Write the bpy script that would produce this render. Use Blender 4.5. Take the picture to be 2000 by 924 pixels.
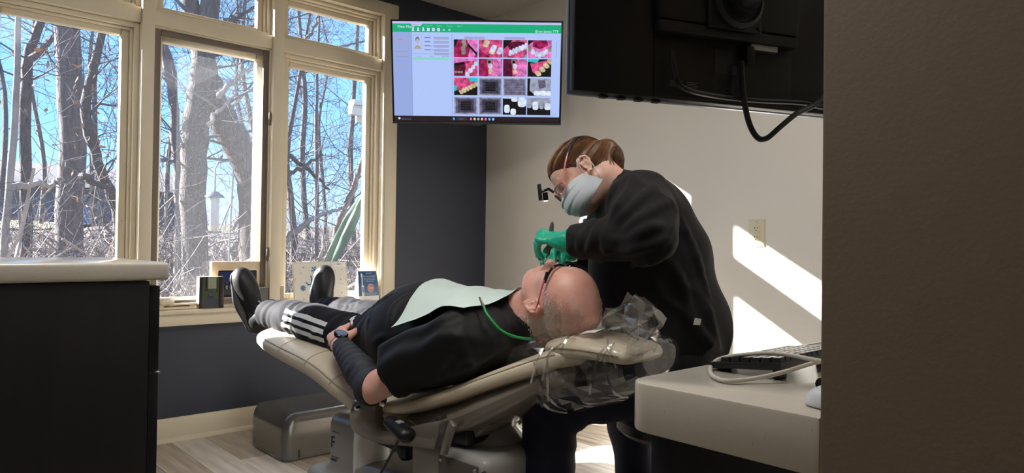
import bpy, bmesh, math, random
import numpy as np
from mathutils import Vector, Matrix
for _o in list(bpy.data.objects): bpy.data.objects.remove(_o)
SC = bpy.context.scene
COL = SC.collection
PI = math.pi
HC = .967                                    # eye height above the floor

# ------------------------------------------------------------------ camera
FPX = 1366.0
def cam_axes(yaw, p, r):
    cy, sy = math.cos(yaw), math.sin(yaw)
    f = np.array([sy*math.cos(p), cy*math.cos(p), math.sin(p)])
    rt = np.array([cy, -sy, 0.]); d = np.cross(f, rt)
    return math.cos(r)*rt + math.sin(r)*d, -math.sin(r)*rt + math.cos(r)*d, f
CR, CD, CF = cam_axes(math.radians(42.104), math.radians(.691), math.radians(-.788))
cam_data = bpy.data.cameras.new('camera')
cam_data.sensor_width = 36.0
cam_data.lens = FPX/2000*36.0
cam_data.clip_start = .02
cam_data.clip_end = 300
cam = bpy.data.objects.new('camera', cam_data)
COL.objects.link(cam)
m = Matrix(((CR[0], -CD[0], -CF[0], 0), (CR[1], -CD[1], -CF[1], 0), (CR[2], -CD[2], -CF[2], HC), (0, 0, 0, 1)))
cam.matrix_world = m
SC.camera = cam

# ------------------------------------------------------------------ world, sun, exposure
SUN_DIR = Vector((.805, -1.0, -.612)).normalized()
world = bpy.data.worlds.new('sky'); SC.world = world
world.use_nodes = True
nt = world.node_tree
for n in list(nt.nodes): nt.nodes.remove(n)
out = nt.nodes.new('ShaderNodeOutputWorld'); bg = nt.nodes.new('ShaderNodeBackground')
tc = nt.nodes.new('ShaderNodeTexCoord'); sep = nt.nodes.new('ShaderNodeSeparateXYZ')
ramp = nt.nodes.new('ShaderNodeValToRGB')
ramp.color_ramp.elements[0].position = .0; ramp.color_ramp.elements[0].color = (.50, .74, 1.0, 1)
ramp.color_ramp.elements[1].position = .8; ramp.color_ramp.elements[1].color = (.14, .36, .90, 1)
e_ = ramp.color_ramp.elements.new(.14); e_.color = (.24, .56, 1.0, 1)
nt.links.new(tc.outputs['Generated'], sep.inputs[0]); nt.links.new(sep.outputs['Z'], ramp.inputs[0])
nt.links.new(ramp.outputs[0], bg.inputs['Color']); bg.inputs['Strength'].default_value = .58
nt.links.new(bg.outputs[0], out.inputs[0])
sun_d = bpy.data.lights.new('sun', 'SUN'); sun_d.energy = 13.0; sun_d.angle = math.radians(.6); sun_d.color = (1, .96, .90)
sun = bpy.data.objects.new('sun', sun_d); COL.objects.link(sun)
sun.rotation_euler = SUN_DIR.to_track_quat('-Z', 'Y').to_euler(); sun.location = (-6, 12, 9)
SC.view_settings.view_transform = 'Standard'
SC.view_settings.look = 'None'
SC.view_settings.gamma = 1.0
SC.view_settings.use_curve_mapping = False
SC.view_settings.exposure = 1.5
SC.cycles.max_bounces = 14
SC.cycles.diffuse_bounces = 8
SC.cycles.transparent_max_bounces = 24
SC.cycles.sample_clamp_indirect = 6.0

# ------------------------------------------------------------------ modelling aids
def ray(x, y):
    c = ((x-1000)/FPX, (y-462)/FPX, 1.0)
    return CR*c[0] + CD*c[1] + CF*c[2]
def on_y(x, y, Y):
    d = ray(x, y); p = d*(Y/d[1]); p[2] += HC; return p
def on_x(x, y, X):
    d = ray(x, y); p = d*(X/d[0]); p[2] += HC; return p
def on_z(x, y, Z):
    d = ray(x, y); p = d*((Z-HC)/d[2]); p[2] += HC; return p
def at(x, y, dep):
    p = ray(x, y)*dep; p[2] += HC; return p

def srgb(r, g, b):
    f = lambda c: (c/255/12.92 if c/255 <= .04045 else ((c/255+.055)/1.055)**2.4)
    return (f(r), f(g), f(b), 1)

MATS = {}
def mat(name, col, rough=.5, metal=0., var=0., vscale=8., stretch=None, bump=0., bscale=60., bstretch=None,
        spec=.5, emit=0., alpha=1., coat=0., sheen=0., sss=0., col2=None, coord='Object', trans=0., detail=4., vpos=(.3, .7)):
    if name in MATS: return MATS[name]
    M = bpy.data.materials.new(name); M.use_nodes = True
    t = M.node_tree; P = t.nodes['Principled BSDF']; L = t.links.new
    c = tuple(col[:3])+(1,)
    P.inputs['Base Color'].default_value = c
    P.inputs['Roughness'].default_value = rough
    P.inputs['Metallic'].default_value = metal
    P.inputs['Specular IOR Level'].default_value = spec
    P.inputs['Coat Weight'].default_value = coat
    P.inputs['Coat Roughness'].default_value = .12
    P.inputs['Sheen Weight'].default_value = sheen
    P.inputs['Transmission Weight'].default_value = trans
    P.inputs['Alpha'].default_value = alpha
    if sss:
        P.inputs['Subsurface Weight'].default_value = sss
        P.inputs['Subsurface Radius'].default_value = (.012, .005, .003)
    if emit:
        P.inputs['Emission Color'].default_value = c; P.inputs['Emission Strength'].default_value = emit
    def coords(st):
        co = t.nodes.new('ShaderNodeTexCoord'); mp = t.nodes.new('ShaderNodeMapping')
        L(co.outputs[coord], mp.inputs[0])
        if st: mp.inputs['Scale'].default_value = st
        return mp.outputs[0]
    if var or col2:
        n = t.nodes.new('ShaderNodeTexNoise'); n.inputs['Scale'].default_value = vscale; n.inputs['Detail'].default_value = detail
        L(coords(stretch), n.inputs['Vector'])
        r = t.nodes.new('ShaderNodeValToRGB')
        r.color_ramp.elements[0].position, r.color_ramp.elements[1].position = vpos
        if col2: a, b = c, tuple(col2[:3])+(1,)
        else:
            a = tuple(max(0, x*(1-var)) for x in c[:3])+(1,); b = tuple(min(1, x*(1+var)) for x in c[:3])+(1,)
        r.color_ramp.elements[0].color = a; r.color_ramp.elements[1].color = b
        L(n.outputs['Fac'], r.inputs[0]); L(r.outputs[0], P.inputs['Base Color'])
        if emit: L(r.outputs[0], P.inputs['Emission Color'])
    if bump:
        n = t.nodes.new('ShaderNodeTexNoise'); n.inputs['Scale'].default_value = bscale; n.inputs['Detail'].default_value = 3
        L(coords(bstretch), n.inputs['Vector'])
        b = t.nodes.new('ShaderNodeBump'); b.inputs['Strength'].default_value = bump; b.inputs['Distance'].default_value = .01
        L(n.outputs['Fac'], b.inputs['Height']); L(b.outputs[0], P.inputs['Normal'])
    MATS[name] = M
    return M

def tag(o, label=None, cat=None, group=None, kind=None):
    if label: o['label'] = label
    if cat: o['category'] = cat
    if group: o['group'] = group
    if kind: o['kind'] = kind
    return o
def link(name, me, m=None, parent=None, smooth=True):
    o = bpy.data.objects.new(name, me); COL.objects.link(o)
    if m is not None and not me.materials: me.materials.append(m)
    if parent is not None: o.parent = parent
    if smooth and len(me.polygons):
        me.polygons.foreach_set('use_smooth', [True]*len(me.polygons))
    return o
def empty(name, loc=(0, 0, 0), rz=0., label=None, cat=None, group=None, kind=None, parent=None):
    o = bpy.data.objects.new(name, None); COL.objects.link(o)
    o.location = loc; o.rotation_euler = (0, 0, rz); o.empty_display_size = .05
    if parent: o.parent = parent
    return tag(o, label, cat, group, kind)

def auto_smooth(me, ang=40):
    bm = bmesh.new(); bm.from_mesh(me)
    lim = math.radians(ang)
    for e in bm.edges:
        if len(e.link_faces) == 2 and e.calc_face_angle(0) > lim: e.smooth = False
    bm.to_mesh(me); bm.free()

class MB:
    """collects shapes into one mesh"""
    def __init__(s): s.v = []; s.f = []; s.mi = []; s.mats = []; s.cur = 0
    def mat(s, m):
        if m not in s.mats: s.mats.append(m)
        s.cur = s.mats.index(m); return s
    def add(s, vs, fs):
        o = len(s.v); s.v.extend([tuple(map(float, p)) for p in vs])
        for f in fs: s.f.append(tuple(i+o for i in f)); s.mi.append(s.cur)
        return s
    def box(s, a, b, bev=0., seg=2):
        a, b = np.minimum(a, b), np.maximum(a, b)
        bm = bmesh.new(); bmesh.ops.create_cube(bm, size=1)
        for v in bm.verts: v.co = Vector([(a[i]+b[i])/2 + v.co[i]*(b[i]-a[i]) for i in range(3)])
        if bev: bmesh.ops.bevel(bm, geom=bm.edges[:], offset=min(bev, min(b-a)*.49), segments=seg, profile=.5, affect='EDGES')
        return s.bm(bm)
    def bm(s, bm, M=None):
        bm.verts.ensure_lookup_table()
        if M is not None: bm.transform(M)
        bm.verts.index_update()
        s.add([v.co[:] for v in bm.verts], [[v.index for v in f.verts] for f in bm.faces]); bm.free(); return s
    def obox(s, c, size, M3, bev=0., seg=2):
        """box in a rotated frame; M3: 3x3 columns = axes"""
        bm = bmesh.new(); bmesh.ops.create_cube(bm, size=1)
        for v in bm.verts: v.co = Vector([v.co[i]*size[i] for i in range(3)])
        if bev: bmesh.ops.bevel(bm, geom=bm.edges[:], offset=bev, segments=seg, profile=.5, affect='EDGES')
        R = Matrix([[float(M3[i][j]) for j in range(3)] for i in range(3)]).to_4x4()
        R.translation = Vector([float(x) for x in c])
        return s.bm(bm, R)
    def tube(s, pts, rad, n=8, cap=True, flat=None):
        pts = [np.array(p, float) for p in pts]; N = len(pts)
        rads = [rad]*N if np.isscalar(rad) else list(rad)
        t0 = pts[1]-pts[0]; t0 /= np.linalg.norm(t0)+1e-12
        u = np.cross(t0, [0, 0, 1.]); 
        if np.linalg.norm(u) < 1e-3: u = np.cross(t0, [1., 0, 0])
        u /= np.linalg.norm(u); vs = []
        for i in range(N):
            t = pts[min(i+1, N-1)]-pts[max(i-1, 0)]; t /= np.linalg.norm(t)+1e-12
            u = u - t*(u@t); u /= np.linalg.norm(u)+1e-12; w = np.cross(t, u)
            for k in range(n):
                a = 2*PI*k/n
                vs.append(pts[i]+rads[i]*(math.cos(a)*u+math.sin(a)*w*(flat or 1)))
        fs = [(i*n+k, i*n+(k+1) % n, (i+1)*n+(k+1) % n, (i+1)*n+k) for i in range(N-1) for k in range(n)]
        if cap: fs += [tuple(range(n))[::-1], tuple((N-1)*n+k for k in range(n))]
        return s.add(vs, fs)
    def lathe(s, prof, c=(0, 0, 0), n=24, M3=None, cap=True):
        """prof: list of (r, h) along local z"""
        vs = []; N = len(prof); c = np.array(c, float)
        A = np.eye(3) if M3 is None else np.array(M3, float)
        for r, h in prof:
            for k in range(n):
                a = 2*PI*k/n
                vs.append(c + A@np.array([r*math.cos(a), r*math.sin(a), h]))
        fs = [(i*n+k, i*n+(k+1) % n, (i+1)*n+(k+1) % n, (i+1)*n+k) for i in range(N-1) for k in range(n)]
        if cap: fs += [tuple(range(n))[::-1], tuple((N-1)*n+k for k in range(n))]
        return s.add(vs, fs)
    def prism(s, poly, M, d, bev=0.):
        """poly: 2-D outline; M(p2, h) -> 3-D; extruded from 0 to d"""
        n = len(poly)
        vs = [M(p, 0) for p in poly]+[M(p, d) for p in poly]
        fs = [tuple(range(n))[::-1], tuple(range(n, 2*n))]+[(i, (i+1) % n, n+(i+1) % n, n+i) for i in range(n)]
        if bev:
            bm = bmesh.new(); V = [bm.verts.new(Vector([float(x) for x in p])) for p in vs]
            for f in fs: bm.faces.new([V[i] for i in f])
            bmesh.ops.recalc_face_normals(bm, faces=bm.faces[:])
            bmesh.ops.bevel(bm, geom=bm.edges[:], offset=bev, segments=2, profile=.5, affect='EDGES', clamp_overlap=True)
            return s.bm(bm)
        return s.add(vs, fs)
    def grid(s, rows, closed=False, cap=False):
        """rows of equal-length point lists"""
        n = len(rows[0]); N = len(rows)
        fs = [(i*n+k, i*n+(k+1) % n, (i+1)*n+(k+1) % n, (i+1)*n+k) for i in range(N-1) for k in range(n if closed else n-1)]
        if cap: fs += [tuple(range(n))[::-1], tuple((N-1)*n+k for k in range(n))]
        return s.add([p for r in rows for p in r], fs)
    def build(s, name, m=None, parent=None, smooth=True, ang=40, kind=None, label=None, fix=True):
        me = bpy.data.meshes.new(name); me.from_pydata(s.v, [], s.f); me.update()
        for mm in s.mats: me.materials.append(mm)
        if s.mats: me.polygons.foreach_set('material_index', s.mi)
        if fix:
            bm = bmesh.new(); bm.from_mesh(me); bmesh.ops.recalc_face_normals(bm, faces=bm.faces[:]); bm.to_mesh(me); bm.free()
        o = link(name, me, m, parent, smooth)
        if smooth: auto_smooth(me, ang)
        return tag(o, label, kind=kind)

def spline(pts, n=8):
    """Catmull-Rom through pts"""
    P = [np.array(p, float) for p in pts]; P = [2*P[0]-P[1]]+P+[2*P[-1]-P[-2]]; outp = []
    for i in range(1, len(P)-2):
        for k in range(n):
            t = k/n; a, b, c, d = P[i-1], P[i], P[i+1], P[i+2]
            outp.append(.5*((2*b)+(c-a)*t+(2*a-5*b+4*c-d)*t*t+(3*b-a-3*c+d)*t**3))
    outp.append(P[-2]); return outp

def copy_tree(o, parent=None):
    c = o.copy(); COL.objects.link(c); c.parent = parent
    for ch in o.children: copy_tree(ch, c)
    return c

def text_mesh(name, s, size, m, parent=None, M=None, align='LEFT', extrude=.0):
    """lettering turned into a mesh in the plane of matrix M"""
    cu = bpy.data.curves.new(name, 'FONT'); cu.body = s; cu.size = size; cu.align_x = align; cu.extrude = extrude; cu.resolution_u = 2
    t = bpy.data.objects.new(name+'_tmp', cu); COL.objects.link(t)
    dg = bpy.context.evaluated_depsgraph_get(); dg.update()
    me = bpy.data.meshes.new_from_object(t.evaluated_get(dg))
    bpy.data.objects.remove(t); bpy.data.curves.remove(cu)
    me.materials.clear(); me.materials.append(m)
    if M is not None: me.transform(M)
    return link(name, me, None, parent, False)

# ------------------------------------------------------------------ implicit surfaces for soft shapes
class Field:
    def __init__(s, lo, hi, h):
        s.lo = np.array(lo, float); s.h = h
        s.n = np.ceil((np.array(hi)-s.lo)/h).astype(int)+1
        s.F = np.full(s.n, .12, np.float32)
    def sub(s, lo, hi):
        a = np.clip(np.floor((np.array(lo)-s.lo)/s.h).astype(int), 0, s.n); b = np.clip(np.ceil((np.array(hi)-s.lo)/s.h).astype(int)+1, 0, s.n)
        sl = tuple(slice(int(x), int(y)) for x, y in zip(a, b))
        ax = [(s.lo[i]+s.h*np.arange(int(a[i]), int(b[i]))).astype(np.float32) for i in range(3)]
        return sl, ax[0][:, None, None], ax[1][None, :, None], ax[2][None, None, :]
    def put(s, sl, d, k, mode):
        A = s.F[sl]
        if A.size == 0: return s
        if mode == 'add':
            if k > 0:
                hh = np.clip(.5+.5*(A-d)/k, 0, 1); s.F[sl] = A*(1-hh)+d*hh-k*hh*(1-hh)
            else: s.F[sl] = np.minimum(A, d)
        elif mode == 'cut':
            if k > 0:
                hh = np.clip(.5-.5*(A+d)/k, 0, 1); s.F[sl] = A*(1-hh)+(-d)*hh+k*hh*(1-hh)
            else: s.F[sl] = np.maximum(A, -d)
        return s
    def cone(s, a, b, r1, r2, k=.02, mode='add', flat=None):
        """tapered capsule; flat=(axis, factor) squeezes it along an axis"""
        a = np.array(a, float); b = np.array(b, float); R = max(r1, r2)*(max(1, flat[1]) if flat else 1)+.06+k
        sl, X, Y, Z = s.sub(np.minimum(a, b)-R, np.maximum(a, b)+R)
        ab = b-a; L2 = max(ab@ab, 1e-9)
        px, py, pz = X-a[0], Y-a[1], Z-a[2]
        t = np.clip((px*ab[0]+py*ab[1]+pz*ab[2])/L2, 0, 1)
        dx, dy, dz = px-t*ab[0], py-t*ab[1], pz-t*ab[2]
        r = r1+(r2-r1)*t
        d2 = dx*dx+dy*dy+dz*dz
        if flat:
            n = np.array(flat[0], float); n /= np.linalg.norm(n); q = dx*n[0]+dy*n[1]+dz*n[2]
            d2 = d2+q*q*(1/flat[1]**2-1)
            d = (np.sqrt(np.maximum(d2, 1e-12))-r)*min(1, flat[1])
        else: d = np.sqrt(d2)-r
        return s.put(sl, d, k, mode)
    def ell(s, c, r, k=.02, mode='add', R=None):
        c = np.array(c, float); r = np.array(r, float); B = r.max()+.06+k
        sl, X, Y, Z = s.sub(c-B, c+B); X, Y, Z = X-c[0], Y-c[1], Z-c[2]
        if R is not None:
            R = np.array(R, float); X, Y, Z = (R[0, i]*X+R[1, i]*Y+R[2, i]*Z for i in range(3))
        k0 = np.sqrt((X/r[0])**2+(Y/r[1])**2+(Z/r[2])**2); k1 = np.sqrt((X/r[0]**2)**2+(Y/r[1]**2)**2+(Z/r[2]**2)**2)+1e-6
        return s.put(sl, k0*(k0-1)/k1, k, mode)
    def rbox(s, c, hs, rr=.01, k=.01, mode='add', R=None):
        c = np.array(c, float); hs = np.array(hs, float); B = np.linalg.norm(hs)+.06+k
        sl, X, Y, Z = s.sub(c-B, c+B); X, Y, Z = X-c[0], Y-c[1], Z-c[2]
        if R is not None:
            R = np.array(R, float); X, Y, Z = (R[0, i]*X+R[1, i]*Y+R[2, i]*Z for i in range(3))
        qx, qy, qz = np.abs(X)-hs[0]+rr, np.abs(Y)-hs[1]+rr, np.abs(Z)-hs[2]+rr
        d = np.sqrt(np.maximum(qx, 0)**2+np.maximum(qy, 0)**2+np.maximum(qz, 0)**2)+np.minimum(np.maximum(qx, np.maximum(qy, qz)), 0)-rr
        return s.put(sl, d, k, mode)
    def half(s, p, n, mode='cut', k=.004):
        """keep the side the normal points away from"""
        n = np.array(n, float); n /= np.linalg.norm(n)
        sl, X, Y, Z = s.sub(s.lo, s.lo+s.h*s.n)
        d = -((X-p[0])*n[0]+(Y-p[1])*n[1]+(Z-p[2])*n[2])
        return s.put(sl, d, k, mode)
    def wave(s, fn, lo=None, hi=None):
        sl, X, Y, Z = s.sub(s.lo if lo is None else lo, (s.lo+s.h*s.n) if hi is None else hi)
        s.F[sl] = s.F[sl]+fn(X, Y, Z).astype(np.float32); return s
    def mesh(s, smooth=1, M=None):
        F = s.F; F[0] = F[-1] = .1; F[:, 0] = F[:, -1] = .1; F[:, :, 0] = F[:, :, -1] = .1
        I = F < 0
        c = sum(I[i:F.shape[0]-1+i, j:F.shape[1]-1+j, k:F.shape[2]-1+k].astype(np.int8) for i in (0, 1) for j in (0, 1) for k in (0, 1))
        act = np.argwhere((c > 0) & (c < 8)); n = len(act)
        idx = np.full(c.shape, -1, np.int64); idx[tuple(act.T)] = np.arange(n)
        P = np.zeros((n, 3)); W = np.zeros(n)
        for ax in range(3):
            o = [a for a in range(3) if a != ax]
            for i in (0, 1):
                for j in (0, 1):
                    off = np.zeros(3, int); off[o[0]] = i; off[o[1]] = j; e = np.zeros(3, int); e[ax] = 1
                    p0 = act+off; p1 = p0+e
                    f0 = F[tuple(p0.T)].astype(float); f1 = F[tuple(p1.T)].astype(float)
                    cr = (f0 < 0) != (f1 < 0); t = np.where(cr, f0/np.where(cr, f0-f1, 1), 0)
                    P += np.where(cr[:, None], p0+e*t[:, None], 0); W += cr
        V = s.lo+s.h*P/W[:, None]
        Q = []
        for ax in range(3):
            o = [a for a in range(3) if a != ax]; sl0 = [slice(None)]*3; sl1 = [slice(None)]*3
            sl0[ax] = slice(0, -1); sl1[ax] = slice(1, None)
            x = np.argwhere(I[tuple(sl0)] != I[tuple(sl1)])
            x = x[(x[:, o[0]] > 0) & (x[:, o[1]] > 0)]
            st = I[tuple(x.T)]
            e1 = np.zeros(3, int); e1[o[0]] = 1; e2 = np.zeros(3, int); e2[o[1]] = 1
            q = np.stack([idx[tuple((x-e1-e2).T)], idx[tuple((x-e2).T)], idx[tuple(x.T)], idx[tuple((x-e1).T)]], 1)
            fl = st if ax != 1 else ~st
            q[~fl] = q[~fl][:, ::-1]; Q.append(q)
        Q = np.concatenate(Q); Q = Q[(Q >= 0).all(1)]
        for _ in range(smooth):
            S = np.zeros_like(V); C = np.zeros(n)
            for a, b in ((0, 1), (1, 2), (2, 3), (3, 0)):
                np.add.at(S, Q[:, a], V[Q[:, b]]); np.add.at(C, Q[:, a], 1)
                np.add.at(S, Q[:, b], V[Q[:, a]]); np.add.at(C, Q[:, b], 1)
            V = V*.5+.5*S/np.maximum(C, 1)[:, None]
        return V, Q

def mesh_from(parts, name, m, parent=None, mats=None):
    """parts: list of (V, Q) or (V, Q, material_index array) joined to one mesh object"""
    VV, QQ, MI = [], [], []; o = 0
    for p in parts:
        V, Q = p[0], p[1]; VV.append(V); QQ.append(Q+o); o += len(V)
        MI.append(p[2] if len(p) > 2 else np.zeros(len(Q), int))
    V = np.concatenate(VV); Q = np.concatenate(QQ); MI = np.concatenate(MI)
    me = bpy.data.meshes.new(name)
    me.vertices.add(len(V)); me.vertices.foreach_set('co', V.astype(np.float32).ravel())
    nc = Q.shape[1]
    me.loops.add(Q.size); me.loops.foreach_set('vertex_index', Q.astype(np.int32).ravel())
    me.polygons.add(len(Q)); me.polygons.foreach_set('loop_start', np.arange(0, Q.size, nc, dtype=np.int32)); me.polygons.foreach_set('loop_total', np.full(len(Q), nc, np.int32))
    for mm in (mats or [m]): me.materials.append(mm)
    me.polygons.foreach_set('material_index', MI.astype(np.int32))
    me.update(); me.validate()
    return link(name, me, None, parent, True)

def swirl(seed, n=5, freq=20., aniso=(1, 1, 1)):
    """smooth pseudo-noise for folds"""
    rg = np.random.RandomState(seed); D = rg.normal(size=(n, 3))*np.array(aniso); D /= np.linalg.norm(D, axis=1)[:, None]+1e-9
    fr = freq*rg.uniform(.6, 1.6, n); ph = rg.uniform(0, 6.28, n)
    def f(X, Y, Z):
        r = 0
        for d, q, p in zip(D, fr, ph):
            w = .25*np.sin(.5*q*(X*d[1]+Y*d[2]+Z*d[0])+p)
            r = r+np.sin(q*(X*d[0]+Y*d[1]+Z*d[2])+p+2*w)
        return r/n
    return f
# ------------------------------------------------------------------ room shell
YW, XW, ZC = 3.6, 3.012, 2.478
M_navy = mat('navy_wall_paint', srgb(56, 61, 76), .6, bump=.06, bscale=260)
M_beige = mat('beige_wall_paint', srgb(234, 230, 222), .75, bump=.10, bscale=230)
M_near = mat('taupe_wall_paint', srgb(118, 103, 86), .75, bump=.06, bscale=150)
M_ceil = mat('ceiling_plaster', srgb(196, 190, 182), .9, bump=.35, bscale=130)
M_cream = mat('cream_trim_paint', srgb(224, 213, 190), .38, var=.02, vscale=5)
M_sub = mat('subfloor', srgb(90, 80, 70), .9)

def structure(name, mb, m, **k):
    return mb.build(name, m, kind='structure', **k)
floor = structure('floor', MB().box((-2, -2.2, -.06), (XW+.1, YW+.1, -.008)), M_sub)
structure('ceiling', MB().box((-2.1, -2.3, ZC), (XW+.15, YW+.16, ZC+.08)), M_ceil)
structure('wall_right', MB().box((XW, -2.3, -.05), (XW+.12, YW+.16, ZC)), M_beige)
structure('wall_left', MB().box((-2.1, -2.3, -.05), (-2, YW+.16, ZC)), M_beige)
structure('wall_back', MB().box((-2.1, -2.3, -.05), (XW+.12, -2.2, ZC)), M_beige)
OX0, OX1, OZ0, OZ1 = .285, 2.212, .60, 2.335
w = MB()
w.box((-2, YW, -.05), (OX0, YW+.16, ZC)).box((OX1, YW, -.05), (XW, YW+.16, ZC))
w.box((OX0, YW, -.05), (OX1, YW+.16, OZ0)).box((OX0, YW, OZ1), (OX1, YW+.16, ZC))
structure('wall_window', w, M_navy)
# the near partition that ends beside the desk
PX, PY = .905, .405
structure('wall_partition', MB().box((PX, -2.2, -.008), (PX+.125, PY, ZC), .006), M_near)

def baseboard(name, a, b, nrm):
    """a->b along the wall foot, nrm into the room"""
    a, b, n = np.array(a+(0,)), np.array(b+(0,)), np.array(nrm+(0,)); up = np.array((0, 0, 1.))
    prof = [(0, 0), (.014, 0), (.014, .104), (.010, .110), (0, .112)]
    o = structure(name, MB().prism(prof, lambda p, h: a+(b-a)*h+n*p[0]+up*p[1], 1), M_cream)
    sh = [(.014, 0), (.030, 0), (.028, .010), (.022, .017), (.014, .019)]
    MB().prism(sh, lambda p, h: a+(b-a)*h+n*p[0]+up*p[1], 1).build('shoe_moulding', M_cream, o)
baseboard('baseboard_window', (-2., YW), (XW-.031, YW), (0, -1.))
baseboard('baseboard_right', (XW, YW-.031), (XW, -2.2), (-1., 0))

# floor planks, each a board of its own, running towards the window
PL = [mat('plank_%s' % n, srgb(*a), .42, stretch=(9, .8, 9), vscale=3.2, col2=srgb(*b), bump=.10, bscale=20, bstretch=(6, .5, 6), detail=8, vpos=(.35, .68)) for n, a, b in
      (('pale', (196, 188, 178), (228, 222, 213)), ('sand', (160, 147, 133), (200, 189, 174)), ('taupe', (100, 86, 75), (148, 133, 119)), ('grey', (150, 144, 137), (188, 181, 172)), ('mix', (122, 106, 92), (190, 180, 166)))]
rnd = random.Random(5)
PW, PLN = .152, 1.22
plank_me = {}
ix = 0; x = -.62
while x < XW-.001:
    x1 = min(x+PW, XW); y = -.62 - rnd.random()*PLN
    while y < YW:
        y0, y1 = max(y, -.62), min(y+PLN, YW)
        if y1-y0 > .02:
            k = rnd.choice((0, 1, 1, 2, 3, 4, 1, 4, 0))
            key = (round(x1-x, 3), round(y1-y0, 3), k)
            if key not in plank_me:
                bm_ = MB().box((0, 0, -.008), (x1-x-.0012, y1-y0-.0012, 0), .0012, 1)
                me = bpy.data.meshes.new('plank'); me.from_pydata(bm_.v, [], bm_.f); me.materials.append(PL[k]); plank_me[key] = me
            o = bpy.data.objects.new('plank', plank_me[key]); COL.objects.link(o); o.parent = floor; o.location = (x, y0, 0)
        y += PLN
    x = x1

# ------------------------------------------------------------------ window: casing, posts, sill
tr = MB()
CF0 = YW-.022
tr.box((OX1, CF0, .632), (OX1+.082, YW, OZ1+.062), .006).box((OX0-.082, CF0, .632), (OX0, YW, OZ1+.062), .006)
tr.box((OX0, CF0, OZ1), (OX1, YW, OZ1+.062), .006)
structure('trim_1', tr, M_cream)
jb = MB()                                    # jamb lining
jb.box((OX1-.012, CF0+.006, .632), (OX1+.002, YW+.15, OZ1)).box((OX0-.002, CF0+.006, .632), (OX0+.012, YW+.15, OZ1)).box((OX0+.012, CF0+.006, OZ1-.012), (OX1-.012, YW+.15, OZ1+.002))
structure('trim_2', jb, M_cream)
structure('trim_3', MB().box((.893, YW-.012, .632), (.950, YW+.15, OZ1-.012), .005), M_cream)
structure('trim_4', MB().box((1.528, YW-.012, .632), (1.586, YW+.15, OZ1-.012), .005), M_cream)
COLS = [(OX0+.012, .893), (.950, 1.528), (1.586, OX1-.012)]
ZR0, ZR1 = 1.990, 2.062                       # rail between main light and top light
for i, (a, b) in enumerate(COLS):
    structure('trim_%d' % (5+i), MB().box((a, YW+.004, ZR0), (b, YW+.15, ZR1), .006), M_cream)
structure('trim_8', MB().box((OX0-.11, YW-.055, .612), (OX1+.11, YW+.15, .632), .005).box((OX0-.10, YW-.040, .556), (OX1+.10, YW, .613), .004), M_cream)

def clear_glass(name, dirt, scale, thresh=(.45, .75), tint=(1, 1, 1)):
    M = bpy.data.materials.new(name); M.use_nodes = True; t = M.node_tree; L = t.links.new
    for n in list(t.nodes): t.nodes.remove(n)
    o = t.nodes.new('ShaderNodeOutputMaterial'); tr_ = t.nodes.new('ShaderNodeBsdfTransparent'); gl = t.nodes.new('ShaderNodeBsdfGlossy')
    gl.inputs['Roughness'].default_value = .02; tr_.inputs[0].default_value = (*tint, 1)
    fr = t.nodes.new('ShaderNodeFresnel'); fr.inputs['IOR'].default_value = 1.18
    m1 = t.nodes.new('ShaderNodeMixShader'); L(fr.outputs[0], m1.inputs[0]); L(tr_.outputs[0], m1.inputs[1]); L(gl.outputs[0], m1.inputs[2])
    n = t.nodes.new('ShaderNodeTexNoise'); n.inputs['Scale'].default_value = scale; n.inputs['Detail'].default_value = 6; n.inputs['Roughness'].default_value = .65
    co = t.nodes.new('ShaderNodeTexCoord'); L(co.outputs['Object'], n.inputs['Vector'])
    rp = t.nodes.new('ShaderNodeMapRange'); rp.inputs['From Min'].default_value = thresh[0]; rp.inputs['From Max'].default_value = thresh[1]
    rp.inputs['To Min'].default_value = dirt*.35; rp.inputs['To Max'].default_value = dirt*1.6; L(n.outputs['Fac'], rp.inputs['Value'])
    tl = t.nodes.new('ShaderNodeBsdfTranslucent'); tl.inputs[0].default_value = (.86, .87, .9, 1)
    m2 = t.nodes.new('ShaderNodeMixShader'); L(rp.outputs[0], m2.inputs[0]); L(m1.outputs[0], m2.inputs[1]); L(tl.outputs[0], m2.inputs[2])
    L(m2.outputs[0], o.inputs[0]); return M
M_pane = clear_glass('window_glass', .010, 160, (.55, .75))
M_screen = clear_glass('dusty_insect_screen', .045, 300, (.5, .72))
M_fillw = mat('fill_housing_white', srgb(235, 235, 232), .4)
M_fills = [mat('fill_diffuser_%d' % i, (1, .97, .92), .5, emit=e) for i, e in enumerate((2.0, 4.0))]
for lx, ly in ((1.95, .55), (.50, 1.45)):         # unseen ceiling panels, added as fill for the viewer's side
    lp_ = empty('added_fill_panel', (lx, ly, ZC), 0, ('added out-of-view fill panel above the desk', 'added out-of-view fill panel over the open floor beside the chair')[lx < 1], 'fill light')
    q_ = MB(); q_.box((-.31, -.61, -.02), (-.28, .61, .0), .002).box((.28, -.61, -.02), (.31, .61, 0), .002).box((-.28, -.61, -.02), (.28, -.58, 0), .002).box((-.28, .58, -.02), (.28, .61, 0), .002)
    q_.build('frame', M_fillw, lp_); MB().box((-.28, -.58, -.012), (.28, .58, -.002)).build('diffuser', M_fills[lx < 1], lp_)
M_sframe = mat('taupe_screen_frame', srgb(116, 106, 95), .5)

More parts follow.
